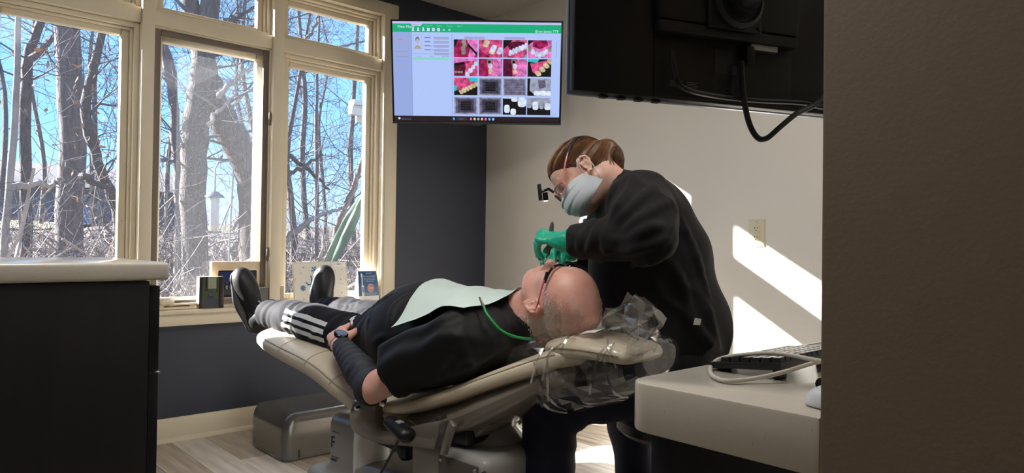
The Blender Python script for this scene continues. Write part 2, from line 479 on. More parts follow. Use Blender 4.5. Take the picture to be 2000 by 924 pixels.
def ring(mb, x0, x1, z0, z1, wd, y0, y1, bev=.004):
    mb.box((x0, y0, z0), (x0+wd, y1, z1), bev).box((x1-wd, y0, z0), (x1, y1, z1), bev)
    mb.box((x0+wd, y0, z0), (x1-wd, y1, z0+wd), bev).box((x0+wd, y0, z1-wd), (x1-wd, y1, z1), bev); return mb
for i, (a, b) in enumerate(COLS):
    wn = empty('window_%d' % (i+1), ((a+b)/2, YW+.1, .632), kind='structure')
    T = Matrix.Translation((-(a+b)/2, -(YW+.1), -.632))
    def part(name, mb, m, par=None):
        o = mb.build(name, m, par or wn)
        if par is None: o.data.transform(T)
        else: o.data.transform(T)
        return o
    y_s = YW+.030
    if i == 1:                                # the middle light has an insect screen in a taupe frame
        part('stop_moulding', ring(MB(), a, b, .632, ZR0, .0078, y_s-.012, YW+.115), M_cream)
        sf = part('screen_frame', ring(MB(), a+.008, b-.008, .645, ZR0-.008, .030, y_s, y_s+.014), M_sframe)
        part('insect_screen', MB().add([(a+.03, y_s+.008, .665), (b-.03, y_s+.008, .665), (b-.03, y_s+.008, ZR0-.03), (a+.03, y_s+.008, ZR0-.03)], [(0, 1, 2, 3)]), M_screen)
        sh = part('sash', ring(MB(), a+.012, b-.012, .640, ZR0-.012, .046, YW+.075, YW+.115, .008), M_cream)
        part('pane', MB().box((a+.05, YW+.098, .68), (b-.05, YW+.102, ZR0-.05)), M_pane)
        for zz in (1.62, .90):                # casement latches on the post
            part('latch', MB().box((b-.011, y_s-.024, zz-.035), (b-.002, y_s-.008, zz+.035), .003).box((b-.015, y_s-.030, zz-.008), (b-.004, y_s-.016, zz+.030), .003), M_sframe)
        ck = MB().box((a+.020, YW-.022, .633), (a+.210, YW+.028, .645), .004).box((a+.065, YW-.012, .652), (a+.215, YW+.020, .662), .003)
        ck.box((a+.180, YW-.006, .640), (a+.205, YW+.020, .660), .003)
        ck.tube(spline([(a+.045, YW-.004, .640), (a+.05, YW-.006, .662), (a+.075, YW-.010, .672), (a+.10, YW-.010, .662)], 4), [.017]*13, 10)
        ck.lathe([(0, -.012), (.012, -.010), (.015, 0), (.012, .010), (0, .012)], (a+.052, YW-.026, .672), 12, ((1, 0, 0), (0, 0, 1), (0, -1, 0)))
        part('window_crank', ck, M_cream)
    else:
        part('stop_moulding', ring(MB(), a, b, .632, ZR0, .022, y_s, YW+.115), M_cream)
        part('stop_bead', ring(MB(), a+.022, b-.022, .654, ZR0-.022, .012, y_s+.022, YW+.115), M_cream)
        part('sash', ring(MB(), a+.034, b-.034, .650, ZR0-.026, .034, YW+.072, YW+.115, .007), M_cream)
        part('pane', MB().box((a+.062, YW+.098, .68), (b-.062, YW+.102, ZR0-.05)), M_pane)
    part('top_light_stop', ring(MB(), a, b, ZR1, OZ1-.012, .016, y_s, YW+.115), M_cream)
    part('top_light_bead', ring(MB(), a+.016, b-.016, ZR1+.010, OZ1-.028, .012, y_s+.022, YW+.115), M_cream)
    part('top_light_sash', ring(MB(), a+.028, b-.028, ZR1+.012, OZ1-.040, .030, YW+.072, YW+.115, .006), M_cream)
    part('pane', MB().box((a+.052, YW+.098, ZR1+.03), (b-.052, YW+.102, OZ1-.06)), M_pane)
    o_ = part('outer_sill', MB().box((a, YW+.118, .60), (b, YW+.19, .640), .004), M_cream)
# ------------------------------------------------------------------ outdoors: rising ground, trees, brush, house
def gz(x, y):
    """height of the ground outside"""
    d = max(0, y-4.2)
    return -.25+ .14*min(d, 9) + .030*max(0, d-9) + .10*math.sin(x*.7+y*.31)+.06*math.sin(x*1.9-y*1.1)
M_leaf_ground = mat('leaf_litter', srgb(62, 54, 52), .95, vscale=9, col2=srgb(104, 92, 86), bump=.5, bscale=18, detail=10)
gx = np.linspace(-16, 34, 70); gy = np.concatenate([np.linspace(3.77, 12, 34), np.linspace(13, 46, 26)])
gb = MB().grid([[(x, y, gz(x, y)) for x in gx] for y in gy])
structure('ground', gb, M_leaf_ground)
M_bark = mat('grey_bark', srgb(96, 88, 88), .9, var=.35, vscale=6, stretch=(6, 6, 1), bump=.8, bscale=14, bstretch=(5, 5, 1))
M_bark2 = mat('dark_bark', srgb(74, 67, 68), .9, var=.4, vscale=8, stretch=(5, 5, 1), bump=.8, bscale=16, bstretch=(5, 5, 1))
M_pale = mat('pale_bark', srgb(140, 130, 122), .85, var=.25, vscale=6, bump=.5, bscale=20)
M_twig = mat('twig_bark', srgb(84, 78, 88), .9, var=.2, vscale=3)
M_dry = mat('dry_leaf', srgb(150, 112, 88), .8, var=.3, vscale=20)

def grow(mb, p, d, L, r, depth, rg, segs=5, wob=.16, up=.05, n=5):
    """one limb with side limbs"""
    pts, rr = [p.copy()], [r]; d = d/np.linalg.norm(d)
    for i in range(segs):
        d = d+rg.normal(size=3)*wob+np.array((0, 0, up)); d /= np.linalg.norm(d)
        p = p+d*L/segs; pts.append(p.copy()); rr.append(max(r*(1-.8*(i+1)/segs), .0022))
    mb.tube(pts, rr, n if r > .02 else 3, cap=False)
    if depth > 0:
        for _ in range(rg.randint(3, 6)):
            t = rg.uniform(.25, 1.); i = min(int(t*segs), segs-1); q = pts[i]+(pts[i+1]-pts[i])*(t*segs-i)
            ax = rg.normal(size=3)*np.array((1, .5, 1)); ax /= np.linalg.norm(ax); dd = d*.55+ax*.8+np.array((0, 0, .15))
            grow(mb, q, dd, L*rg.uniform(.4, .7), max(rr[i]*.5, .0028), depth-1, rg, 4, .2, .04, 4)

def tree(path, rad, label, seed, nb=10, depth=2, bl=1.6, mt=None, group=None, n=9, b0=.25, leaves=0):
    """path: world points of the trunk"""
    rg = np.random.RandomState(seed); P = spline(path, 4); N = len(P)
    base = P[0]; t = empty('bare_tree', tuple(base), 0, label, 'tree', group)
    R = [np.interp(i/(N-1), np.linspace(0, 1, len(rad)), rad) for i in range(N)]
    T = Matrix.Translation([-float(c) for c in base])
    P2 = [p+rg.normal(size=3)*R[i]*.10*(i > 0) for i, p in enumerate(P)]
    o = MB().tube(P2, R, n, True).build('trunk', mt or M_bark, t); o.data.transform(T)
    mb = MB()
    for _ in range(nb):
        f = rg.uniform(b0, 1); i = min(int(f*(N-1)), N-2); q = P[i]+(P[i+1]-P[i])*(f*(N-1)-i)
        a = rg.uniform(0, 2*PI); grow(mb, q, np.array((math.cos(a), math.sin(a)*.35, rg.uniform(.1, .8))), bl*rg.uniform(.6, 1.3), min(R[i]*.22, .018), depth, rg)
    if nb:
        o = mb.build('branches', M_twig, t, kind='stuff', fix=False); o.data.transform(T)
    if leaves:
        lb = MB()
        for _ in range(leaves):
            f = rg.uniform(b0, .95); q = P[int(f*(N-1))]+np.array((rg.normal()*.35, rg.normal()*.3-.1, rg.normal()*.25))
            u = rg.normal(size=3)*.016; v = rg.normal(size=3)*.012
            lb.add([q-u, q+v, q+u*1.1, q-v*.8+u*.2], [(0, 1, 2, 3)])
        o = lb.build('dry_leaves', M_dry, t, kind='stuff', fix=False); o.data.transform(T)
    return t
def W(px, py, Y): return on_y(px, py, Y)
def trunk(pxs, Y, top_extra=1.5):
    """pixel waypoints from low to high at a given distance from the camera wall, rooted in the ground"""
    pts = [W(x, y, Y+j*.0) for j, (x, y) in enumerate(pxs)]
    b = pts[0].copy(); b[2] = gz(b[0], b[1])-.15; 
    d = pts[-1]-pts[-2]; d /= np.linalg.norm(d)
    return [b]+pts+[pts[-1]+d*top_extra]
tree(trunk([(136, 460), (140, 250), (134, 60)], 8.6), [.138, .130, .125, .118, .10], 'thick straight grey trunk in the middle of the left window', 1, 7, 2, 1.3, M_bark, n=16, leaves=90)
tree(trunk([(52, 450), (50, 300), (50, 180), (58, 100), (75, 55)], 9.5), [.062, .060, .058, .05, .04], 'dark forking trunk left of the thick straight trunk', 2, 8, 2, 1.3, M_bark2)
tree(trunk([(8, 480), (22, 330), (32, 180), (36, 60)], 7.8), [.032, .032, .030, .026, .022], 'slim pale leaning trunk at the far left of the window', 3, 7, 2, 1.1, M_pale)
tree(trunk([(232, 440), (212, 370), (186, 300), (168, 225), (180, 140), (192, 90)], 8.0), [.055, .052, .050, .048, .042, .036], 'crooked brown trunk with dry leaves right of the thick straight trunk', 4, 9, 2, 1.2, M_bark2, leaves=170)
# the big vine-hung tree of the middle window
tree(trunk([(382, 470), (378, 330), (384, 230), (396, 150), (402, 60), (408, 0)], 6.6, 2.), [.115, .110, .110, .120, .10, .085, .07], 'massive shaggy trunk behind the insect screen', 5, 10, 2, 1.1, M_bark2, n=14, leaves=40)
tree(trunk([(500, 430), (480, 330), (446, 250), (412, 180), (398, 120)], 6.7, .6), [.150, .145, .140, .13, .11, .07], 'massive limb leaning into the shaggy trunk from the right', 6, 7, 2, 1.0, M_bark2, n=14)
tree(trunk([(350, 400), (345, 300), (338, 190), (322, 110)], 7.4), [.05, .048, .045, .04, .03], 'dark trunk just left of the shaggy trunk', 7, 7, 2, 1.1, M_bark)
tree(trunk([(618, 470), (619, 350), (617, 260), (620, 150)], 9.5), [.035, .034, .03, .025, .015], 'thin upright sapling in the middle of the right window', 8, 20, 2, 1.2, M_bark)
tree(trunk([(574, 470), (566, 380), (560, 300), (575, 210)], 8.2), [.05, .045, .038, .028, .015], 'grey trunk at the left edge of the right window', 9, 9, 2, 1.2, M_bark2)
tree(trunk([(655, 470), (668, 420), (690, 370), (705, 320)], 7.6), [.045, .042, .038, .032, .02], 'trunk leaning right in the right window', 10, 9, 2, 1.2, M_bark)
tree(trunk([(690, 470), (684, 300), (688, 240), (692, 170)], 11.), [.05, .05, .045, .04, .03], 'slender trunk beside the white gutter', 11, 12, 2, 1.4, M_bark)
tree(trunk([(600, 460), (590, 320), (596, 200), (590, 120)], 13.), [.06, .06, .055, .045, .03], 'slender distant trunk in the right window', 12, 22, 2, 1.6, M_bark)
rgt = np.random.RandomState(77)
bgx = [(-20, 16), (85, 19), (182, 18), (215, 15), (260, 17), (330, 15), (360, 20), (440, 16), (470, 13), (505, 18), (540, 15), (640, 17), (720, 18)]
ORD = ['first', 'second', 'third', 'fourth', 'fifth', 'sixth', 'seventh', 'eighth', 'ninth', 'tenth', 'eleventh', 'twelfth']
far_lab = []; cnt = {}
for px, Y in bgx:
    wn_ = 'left' if px < 285 else 'middle' if px < 535 else 'right'; cnt[wn_] = cnt.get(wn_, 0)+1
    far_lab.append('%s slim bare background tree from the left beyond the %s window' % (ORD[cnt[wn_]-1], wn_))
for k, (px, Y) in enumerate(bgx):
    p0 = W(px+rgt.normal()*8, 440, Y); 
    path = [np.array((p0[0], p0[1], gz(p0[0], p0[1])-.1))]
    for h in (1.5, 3.2, 5., 6.8): path.append(path[0]+np.array((rgt.normal()*.25, rgt.normal()*.2, h)))
    tree(path, [.055, .05, .04, .03, .012], far_lab[k], 100+k, 15, 2, 1.7, M_bark, 'trees far back in the woods', n=6)
# bare limbs leaning across the view
def limb(pts, r, label, mt=M_pale, seed=0):
    rg = np.random.RandomState(seed); P = spline([np.array(p) for p in pts], 6); base = P[0]
    mb = MB().tube([p+rg.normal(size=3)*.01 for p in P], list(np.linspace(r, r*.45, len(P))), 7)
    for _ in range(5): grow(mb, P[rg.randint(3, len(P))], rg.normal(size=3), .5, r*.2, 1, rg)
    o = mb.build('bare_limb', mt); tag(o, label, 'branch')
    return o
limb([W(424, 186, 6.3), W(455, 160, 6.3), W(480, 140, 6.25), W(506, 128, 6.2)], .026, 'pale bare limb crossing the upper right of the middle window', seed=1)
limb([W(405, 240, 6.2), W(430, 215, 6.2), W(452, 192, 6.2), W(470, 160, 6.3)], .018, 'thin pale stick leaning on the shaggy trunk', seed=2)
limb([W(545, 292, 7.), W(590, 322, 7.), W(625, 352, 7.), W(640, 372, 7.)], .028, 'dark limb sloping down to the right in the right window', M_bark2, 3)
limb([W(545, 342, 6.9), W(585, 330, 6.9), W(615, 312, 6.9), W(632, 300, 6.9)], .026, 'dark limb rising to the right in the right window', M_bark2, 4)
limb([W(545, 482, 6.4), W(575, 455, 6.4), W(610, 428, 6.4), W(650, 412, 6.4), W(690, 402, 6.4)], .034, 'pale grey log slanting up in the right window', M_pale, 5)
limb([W(160, 345, 6.), W(190, 360, 6.), W(236, 384, 6.), W(262, 392, 6.)], .028, 'brown limb slanting down beside the left mullion', M_bark2, 6)
limb([W(20, 365, 7.), W(70, 362, 7.), W(108, 358, 7.), W(125, 350, 7.)], .03, 'pale limb lying level left of the thick trunk', M_pale, 7)
limb([W(545, 77, 7.5), W(600, 90, 7.5), W(660, 92, 7.5), W(715, 78, 7.5)], .024, 'grey limb crossing the right top light', M_bark, 8)
limb([W(578, 95, 7.4), W(600, 75, 7.4), W(615, 50, 7.4), W(625, 20, 7.4)], .026, 'forked grey limb rising through the right top light', M_bark, 9)
limb([W(430, 45, 6.4), W(455, 40, 6.4), W(478, 26, 6.4), W(510, 6, 6.4)], .028, 'brown limb crossing the middle top light', M_bark2, 10)
limb([W(62, 118, 9.3), W(85, 95, 9.3), W(104, 70, 9.3), W(118, 40, 9.3)], .045, 'grey bough forking toward the thick trunk', M_bark, 11)
# tangled brush at the foot of the trees
for k in range(44):
    rg = np.random.RandomState(300+k); px = -40+ k*19.5+rg.normal()*6; Y = (5.4, 7.0, 8.6, 10.5)[k % 4]+rg.uniform(-.4, .6)
    p0 = W(px, 480, Y); b = np.array((p0[0], p0[1], gz(p0[0], p0[1])-.03)); mb = MB()
    for _ in range(17):
        d = rg.normal(size=3); d[2] = abs(d[2])*.8+.30
        grow(mb, b+np.array((rg.normal()*.3, rg.normal()*.2, 0)), d, rg.uniform(.5, 1.45), rg.uniform(.005, .012), 1, rg, 4, .28, .0, 3)
    o = mb.build('brush', M_twig if k % 3 else M_pale, kind=None, fix=False)
    o.data.transform(Matrix.Translation([-float(c) for c in b])); o.location = b
    tag(o, '%s clump from the left in the %s row of leafless brush' % (ORD[k//4], ('nearest', 'second', 'third', 'farthest')[k % 4]), 'shrub', 'brush under the trees')
# dead leaves and broken sticks on the ground
rg = np.random.RandomState(9); mb = MB()
for _ in range(5200):
    px = rg.uniform(-60, 780); Y = rg.uniform(4.4, 11) ; p = W(px, 470, Y); p[2] = gz(p[0], p[1])+rg.uniform(.0, .06)
    u = rg.normal(size=3)*.05; v = rg.normal(size=3)*.05
    mb.add([p-u, p+v, p+u, p-v], [(0, 1, 2, 3)])
tag(mb.build('leaf_litter', mat('pale_dead_leaf', srgb(104, 92, 84), .9, var=.3, vscale=2.), kind='stuff', fix=False), 'pale dead leaves scattered on the ground under the trees', 'leaves')
mb = MB()
for _ in range(420):
    px = rg.uniform(-60, 780); Y = rg.uniform(4.8, 9.5); p = W(px, 470, Y); p[2] = gz(p[0], p[1])+rg.uniform(.02, .55)
    d = rg.normal(size=3); d[2] *= .55; d /= np.linalg.norm(d); L = rg.uniform(.3, 1.1)
    mb.tube([p, p+d*L*.5+rg.normal(size=3)*.04, p+d*L], [rg.uniform(.006, .016)]*3, 4)
tag(mb.build('broken_sticks', M_pale, kind='stuff', fix=False), 'broken pale sticks piled between the trees', 'sticks')
# lawn strip and house beyond
M_lawn = mat('winter_lawn', srgb(120, 114, 84), .95, var=.12, vscale=3)
lb = MB().grid([[(x, y, gz(x, y)+.03) for x in np.linspace(-9, 9, 20)] for y in np.linspace(17, 26, 8)]); structure('lawn', lb, M_lawn)
M_side = mat('blue_grey_siding', srgb(104, 108, 122), .7, bump=.3, bscale=4, bstretch=(.2, .2, 30)); M_roof = mat('grey_shingles', srgb(78, 76, 82), .9, var=.2, vscale=30)
M_hglass = mat('house_glass', srgb(90, 120, 160), .1); M_whitep = mat('white_house_trim', srgb(225, 225, 225), .6)
hp = W(70, 400, 27.); hz = gz(hp[0], 27)
hs = empty('house', (hp[0], 27., hz), 0, 'blue grey house beyond the bare trees', 'house')
MB().box((-5, 0, -.6), (4.6, 6, 1.35)).build('wall', M_side, hs)
MB().prism([(-.5, 1.3), (6.5, 1.3), (3, 2.3)], lambda p, h: np.array((-5.4+h, p[0], p[1])), 10.4).build('roof', M_roof, hs)
for wx in (-3.6, -1.6, 1.0, 3.0):
    f = MB().box((wx-.5, -.06, .1), (wx+.5, .02, 1.1)).build('window_frame', M_whitep, hs)
    for sx in (-1, 1): MB().box((wx+sx*.28-.2, -.07, .16), (wx+sx*.28+.2, -.04, 1.04)).build('pane', M_hglass, f)
# wing of this building seen past the right window: white gutter and fascia
g0 = W(682, 205, 6.4); M_gut = mat('white_gutter', srgb(214, 206, 196), .45)
gw = empty('gutter', tuple(g0), 0, 'white roof gutter end at the right edge of the right window', 'gutter')
prof = [(0, 0), (.13, 0), (.13, .03), (.10, .06), (.085, .13), (0, .13)]
MB().prism([(0, -.10), (-.075, -.10), (-.09, -.03), (-.125, .0), (-.125, .045), (0, .045)], lambda p, h: np.array((h, p[0]+.02, p[1])), 2.2, .006).build('gutter_trough', M_gut, gw)
MB().box((.10, .02, -.16), (2.2, .05, .05)).build('fascia', M_gut, gw)
MB().box((.75, .05, -2.9), (2.2, .4, -.08)).build('siding', mat('cream_siding', srgb(206, 198, 184), .7), gw)
# hanging bird feeder on a hook outside the middle window
f0 = at(418, 455, 4.55); M_feed = mat('feeder_tube', srgb(120, 120, 130), .3, alpha=.6); M_fmet = mat('feeder_metal', srgb(96, 104, 118), .4, .6)
fd = empty('bird_feeder', tuple(f0), 0, 'tall tube bird feeder hanging outside the middle window', 'bird feeder')
MB().lathe([(.030, .015), (.030, .235)], n=16).build('seed_tube', M_feed, fd)
MB().lathe([(0, .275), (.02, .268), (.058, .240), (.060, .232), (0, .236)], n=20).build('roof', M_fmet, fd)
MB().lathe([(.0, -.004), (.046, 0), (.050, .012), (.044, .012), (0, .010)], n=20).build('tray', M_fmet, fd)
MB().tube([(0, 0, .27), (0, 0, .42), (.02, 0, .46), (.10, .02, .48), (.13, .03, .44), (.12, .05, .0), (.10, .06, -1.1)], .006, 6).build('hook_pole', M_fmet, fd)
# pale green folded garden umbrella outside the right window
u0 = at(640, 520, 5.6); u1 = at(716, 370, 5.5); M_green = mat('pale_green_canvas', srgb(84, 108, 92), .8, var=.12, vscale=10)
ub = empty('garden_umbrella', tuple(u0), 0, 'folded pale green garden umbrella leaning outside the right window', 'umbrella')
dv = u1-u0; L_ = np.linalg.norm(dv); dn = dv/L_; s1 = np.cross(dn, (0, 1., 0)); s1 /= np.linalg.norm(s1); s2 = np.cross(dn, s1)
rows = []
for i in range(14):
    t = i/13; r = .03*(1-t)**.6+.008+.018*math.sin(t*3.1)
    rows.append([dn*L_*t+(s1*math.cos(a)+s2*math.sin(a))*r*(1+.3*math.cos(4*a+t*3)) for a in np.linspace(0, 2*PI, 25)[:-1]])
MB().grid(rows, closed=True, cap=True).build('canopy', M_green, ub)
MB().tube([-dn*1.1, dn*(L_+.05)], .013, 8).build('pole', M_pale, ub)
# ------------------------------------------------------------------ counters and desk
def mat_solid(name, base, speck):
    M = mat(name, base, .2, col2=tuple(min(1, c*1.12) for c in base[:3]), vscale=4, detail=6, coat=.3)
    t = M.node_tree; P = t.nodes['Principled BSDF']; src = P.inputs['Base Color'].links[0].from_socket
    n = t.nodes.new('ShaderNodeTexNoise'); n.inputs['Scale'].default_value = 240; n.inputs['Detail'].default_value = 2; co = t.nodes.new('ShaderNodeTexCoord'); t.links.new(co.outputs['Object'], n.inputs['Vector'])
    r = t.nodes.new('ShaderNodeValToRGB'); r.color_ramp.elements[0].position, r.color_ramp.elements[1].position = .70, .74; r.color_ramp.elements[0].color = (1, 1, 1, 1); r.color_ramp.elements[1].color = (.72, .68, .64, 1)
    x = t.nodes.new('ShaderNodeMix'); x.data_type = 'RGBA'; x.blend_type = 'MULTIPLY'; x.inputs[0].default_value = 1.0
    t.links.new(n.outputs['Fac'], r.inputs[0]); t.links.new(src, x.inputs[6]); t.links.new(r.outputs[0], x.inputs[7]); t.links.new(x.outputs[2], P.inputs['Base Color'])
    return M
M_counter = mat_solid('speckled_solid_surface', srgb(205, 198, 186), 0)
M_espresso = mat('espresso_laminate', srgb(24, 22, 24), .42, var=.18, vscale=3, stretch=(10, 10, .6))
M_espresso2 = mat('espresso_laminate_edge', srgb(20, 18, 20), .4)
M_steel = mat('brushed_steel', srgb(190, 192, 198), .3, 1.)
# left counter run, its end panel facing the viewer
tag(MB().box((-1.95, 1.690, .877), (.487, 2.225, .917), .007, 3).build('countertop', M_counter), 'pale speckled countertop of the dark cabinet at the left', 'countertop')
cb = empty('drawer_cabinet', (-.4, 1.96, 0), 0, 'dark espresso drawer cabinet under the left countertop', 'cabinet')
T = Matrix.Translation((.4, -1.96, 0))
def cpart(name, mb, m, par=None, **k):
    o = mb.build(name, m, par or cb, **k); o.data.transform(T); return o
cpart('carcass', MB().box((-1.95, 1.712, 0), (.446, 2.215, .876), .002), M_espresso)
cpart('end_panel', MB().box((-1.95, 1.700, .0), (.449, 1.7115, .8755), .0015), M_espresso)
for z0, z1 in ((.672, .864), (.10, .668)):
    d = cpart('drawer_front', MB().box((.450, 1.702, z0), (.471, 2.205, z1), .002), M_espresso2)
    cpart('edge_pull', MB().box((.452, 1.706, z1-.001 if z1 < .7 else z1-.012), (.476, 2.10, z1+.002 if z1 < .7 else z1-.009), .0008), M_steel, d)
cpart('toe_kick', MB().box((-1.9, 1.73, 0), (.44, 1.735, .09)), M_espresso2)
# desk worktop beside the partition
TH, DZ = .080, .747
rc, cx, cy = .045, .915, .733
poly = [(1.04, -.5), (2.15, -.5), (2.15, cy)]+[(cx+rc-rc*math.sin(a), cy-rc+rc*math.cos(a)) for a in np.linspace(0, PI/2, 8)]+[(cx, PY+.003), (1.04, PY+.003)]
dk = MB().prism(poly, lambda p, h: np.array((p[0], p[1], DZ-TH+h)), TH, .009).build('desk_worktop', M_counter)
tag(dk, 'thick pale stone-look worktop with a rounded corner beside the partition', 'desk')
dc = empty('desk_cabinet', (1.5, .3, 0), 0, 'dark cabinet under the pale worktop at the right', 'cabinet')
T2 = Matrix.Translation((-1.5, -.3, 0))
yc = float(on_x(1271, 905, .985)[1])
o = MB().box((1.06, -.45, 0), (2.1, yc-.002, DZ-TH-.001), .002).build('carcass', M_espresso, dc); o.data.transform(T2)
o = MB().box((.985, PY+.004, .0), (1.058, yc, DZ-TH-.001), .002).build('end_panel', M_espresso, dc); o.data.transform(T2)
# keyboard
kb = empty('keyboard', (1.11, .56, DZ), 0, 'black keyboard on the pale worktop inside a loop of cable', 'keyboard')
M_kb = mat('black_plastic', srgb(26, 26, 28), .35); M_key = mat('key_plastic', srgb(30, 30, 33), .28)
M_palm_sheen = mat('painted_sheen_plastic', srgb(120, 120, 122), .35)  # grey stands in for the bright wall reflected in the black case
def kz(y): return .030-.016*(y/.135)           # raised at the back, low at the front edge
kq = MB(); n = 8
kq.add([(0, 0, kz(0)-.012), (.44, 0, kz(0)-.012), (.44, .135, .004), (0, .135, .004), (0, 0, kz(0)), (.44, 0, kz(0)), (.44, .135, kz(.135)), (0, .135, kz(.135))],
       [(0, 3, 2, 1), (4, 5, 6, 7), (0, 1, 5, 4), (1, 2, 6, 5), (2, 3, 7, 6), (3, 0, 4, 7)])
kq.build('case', M_kb, kb)
for fx in (.012, .40):
    MB().box((fx, .010, .0), (fx+.03, .022, .020), .002).build('foot', M_kb, kb)
    MB().box((fx, .115, .0), (fx+.03, .127, .006), .001).build('foot', M_kb, kb)
MB().add([(.002, .121, kz(.121)+.001), (.438, .121, kz(.121)+.001), (.438, .134, kz(.134)+.001), (.002, .134, kz(.134)+.001)], [(0, 1, 2, 3)]).build('front_strip', M_palm_sheen, kb)
kme = None; sl = math.atan(.016/.135)
for r in range(6):
    for c in range(13):
        if kme is None:
            bm_ = bmesh.new(); bmesh.ops.create_cube(bm_, size=1)
            for v in bm_.verts: 
                f = .42 if v.co.z > 0 else .5
                v.co = Vector((math.copysign(f, v.co.x)*.0168, math.copysign(f, v.co.y)*.0168, v.co.z*.008))
            kme = bpy.data.meshes.new('key'); bm_.to_mesh(kme); bm_.free(); kme.materials.append(M_key)
        yy = .014+r*.0192
        k_ = bpy.data.objects.new('key', kme); COL.objects.link(k_); k_.parent = kb
        k_.location = (.018+c*.0188+(.006 if c > 3 else 0), yy, kz(yy)+.004); k_.rotation_euler = (-sl, 0, 0)
# cable loop over the keyboard and mouse
M_cord = mat('grey_white_cord', srgb(206, 200, 190), .45)
cpts = [on_z(x, y, z) for x, y, z in ((1640, 700, .775), (1590, 709, .772), (1530, 727, .764), (1470, 740, .7545), (1420, 744, .752), (1392, 734, .7515), (1388, 718, .7525), (1402, 703, .762), (1440, 694, .777), (1500, 690, .787), (1550, 695, .788), (1590, 703, .787), (1640, 712, .785))]
tag(MB().tube(spline(cpts, 8), .0037, 10).build('cable', M_cord), 'loop of grey white cable lying over the keyboard', 'cable')
ms = empty('computer_mouse', tuple(on_z(1652, 800, DZ)), .3, 'white mouse at the partition edge of the worktop', 'mouse')
F_ = Field((-.04, -.06, -.002), (.04, .06, .05), .0025).ell((0, 0, .004), (.031, .053, .033), 0); F_.half((0, 0, .0006), (0, 0, -1.))
mesh_from([F_.mesh(2)], 'mouse_shell', mat('mouse_white', srgb(225, 228, 235), .3), ms)
MB().lathe([(0, -.003), (.009, -.003), (.009, .003), (0, .003)], (0, .030, .032), 12, ((0, 0, 1), (1, 0, 0), (0, 1, 0))).build('scroll_wheel', M_kb, ms)
# ------------------------------------------------------------------ wall outlet
po = [on_x(x, y, XW) for x, y in ((1463.3, 429), (1495, 428.3), (1494.3, 482), (1462.5, 481.8))]
oy0, oy1 = float(po[1][1]), float(po[0][1]); oz0, oz1 = float(po[2][2]), float(po[0][2])
M_ivory = mat('ivory_plastic', srgb(226, 218, 190), .35); M_slot = mat('slot_black', srgb(25, 24, 22), .6)
ot = empty('wall_outlet', (XW, (oy0+oy1)/2, (oz0+oz1)/2), 0, 'ivory grounded wall outlet half in the sun patch', 'outlet')
hy, hz_ = (oy1-oy0)/2, (oz1-oz0)/2
MB().box((-.006, -hy, -hz_), (-.0002, hy, hz_), .004, 3).build('cover_plate', M_ivory, ot)
rcp = MB().box((-.011, -.0175, -.034), (-.005, .0175, .034), .002).build('receptacle', M_ivory, ot)
for zc in (.021, -.021):
    for yy, hh in ((.0065, .0075), (-.0065, .006)): MB().box((-.0118, yy-.0012, zc-hh*.5+.003), (-.0105, yy+.0012, zc+hh*.5+.003)).build('slot', M_slot, rcp)
    MB().lathe([(0, 0), (.0026, 0), (.0026, .0012), (0, .0012)], (-.0106, 0, zc-.0085), 10, ((0, 0, -1), (0, 1, 0), (1, 0, 0))).build('ground_hole', M_slot, rcp)
MB().box((-.0125, -.008, -.005), (-.010, .008, .001), .0006).build('test_button', M_ivory, rcp); MB().box((-.0125, -.008, .002), (-.010, .008, .007), .0006).build('reset_button', M_ivory, rcp)
for zc in (.0483, -.0483): MB().lathe([(0, 0), (.003, 0), (.003, .001), (0, .0016)], (-.0058, 0, zc*hz_/.0585), 10, ((0, 0, -1), (0, 1, 0), (1, 0, 0))).build('screw', M_steel, ot)

# ------------------------------------------------------------------ television across the corner
tvc = at(931, 142.5, 3.9)
TR = Vector((CR[0], CR[1], 0)).normalized(); TR = (Matrix.Rotation(math.radians(-.6), 3, 'Z') @ TR)
tilt = math.radians(12.5)
TU = Vector((0, 0, 1)); TN = TR.cross(TU); TN = -TN if TN.dot(Vector(-tvc)) < 0 else TN
TN2 = (TN*math.cos(tilt) - Vector((0, 0, 1))*math.sin(tilt)).normalized(); TU2 = TN2.cross(TR).normalized()
if TU2.z < 0: TU2 = -TU2
TVM = Matrix(((TR.x, TU2.x, TN2.x, tvc[0]), (TR.y, TU2.y, TN2.y, tvc[1]), (TR.z, TU2.z, TN2.z, tvc[2]), (0, 0, 0, 1)))
tv = empty('television', (0, 0, 0), 0, 'wall television in the corner showing dental pictures', 'television'); tv.matrix_world = TVM
TW, THt = .952, .566
M_bez = mat('black_bezel', srgb(20, 21, 26), .25); M_bez2 = mat('graphite_bezel', srgb(62, 62, 66), .35)
def scr(name, rgb, k=.37, grain=0.):
    if name in MATS: return MATS[name]
    M = bpy.data.materials.new(name); M.use_nodes = True; P = M.node_tree.nodes['Principled BSDF']
    P.inputs['Base Color'].default_value = (.01, .01, .01, 1); P.inputs['Roughness'].default_value = .25
    P.inputs['Emission Color'].default_value = srgb(*rgb); P.inputs['Emission Strength'].default_value = k; MATS[name] = M
    if grain:
        t = M.node_tree; n = t.nodes.new('ShaderNodeTexNoise'); n.inputs['Scale'].default_value = 38; n.inputs['Detail'].default_value = 5; co = t.nodes.new('ShaderNodeTexCoord'); t.links.new(co.outputs['Object'], n.inputs['Vector'])
        r = t.nodes.new('ShaderNodeValToRGB'); r.color_ramp.elements[0].position, r.color_ramp.elements[1].position = .32, .68; c = srgb(*rgb)
        r.color_ramp.elements[0].color = tuple(x*(1-grain) for x in c[:3])+(1,); r.color_ramp.elements[1].color = tuple(min(1, x*(1+grain)) for x in c[:3])+(1,)
        t.links.new(n.outputs['Fac'], r.inputs[0]); t.links.new(r.outputs[0], P.inputs['Emission Color'])
    return M
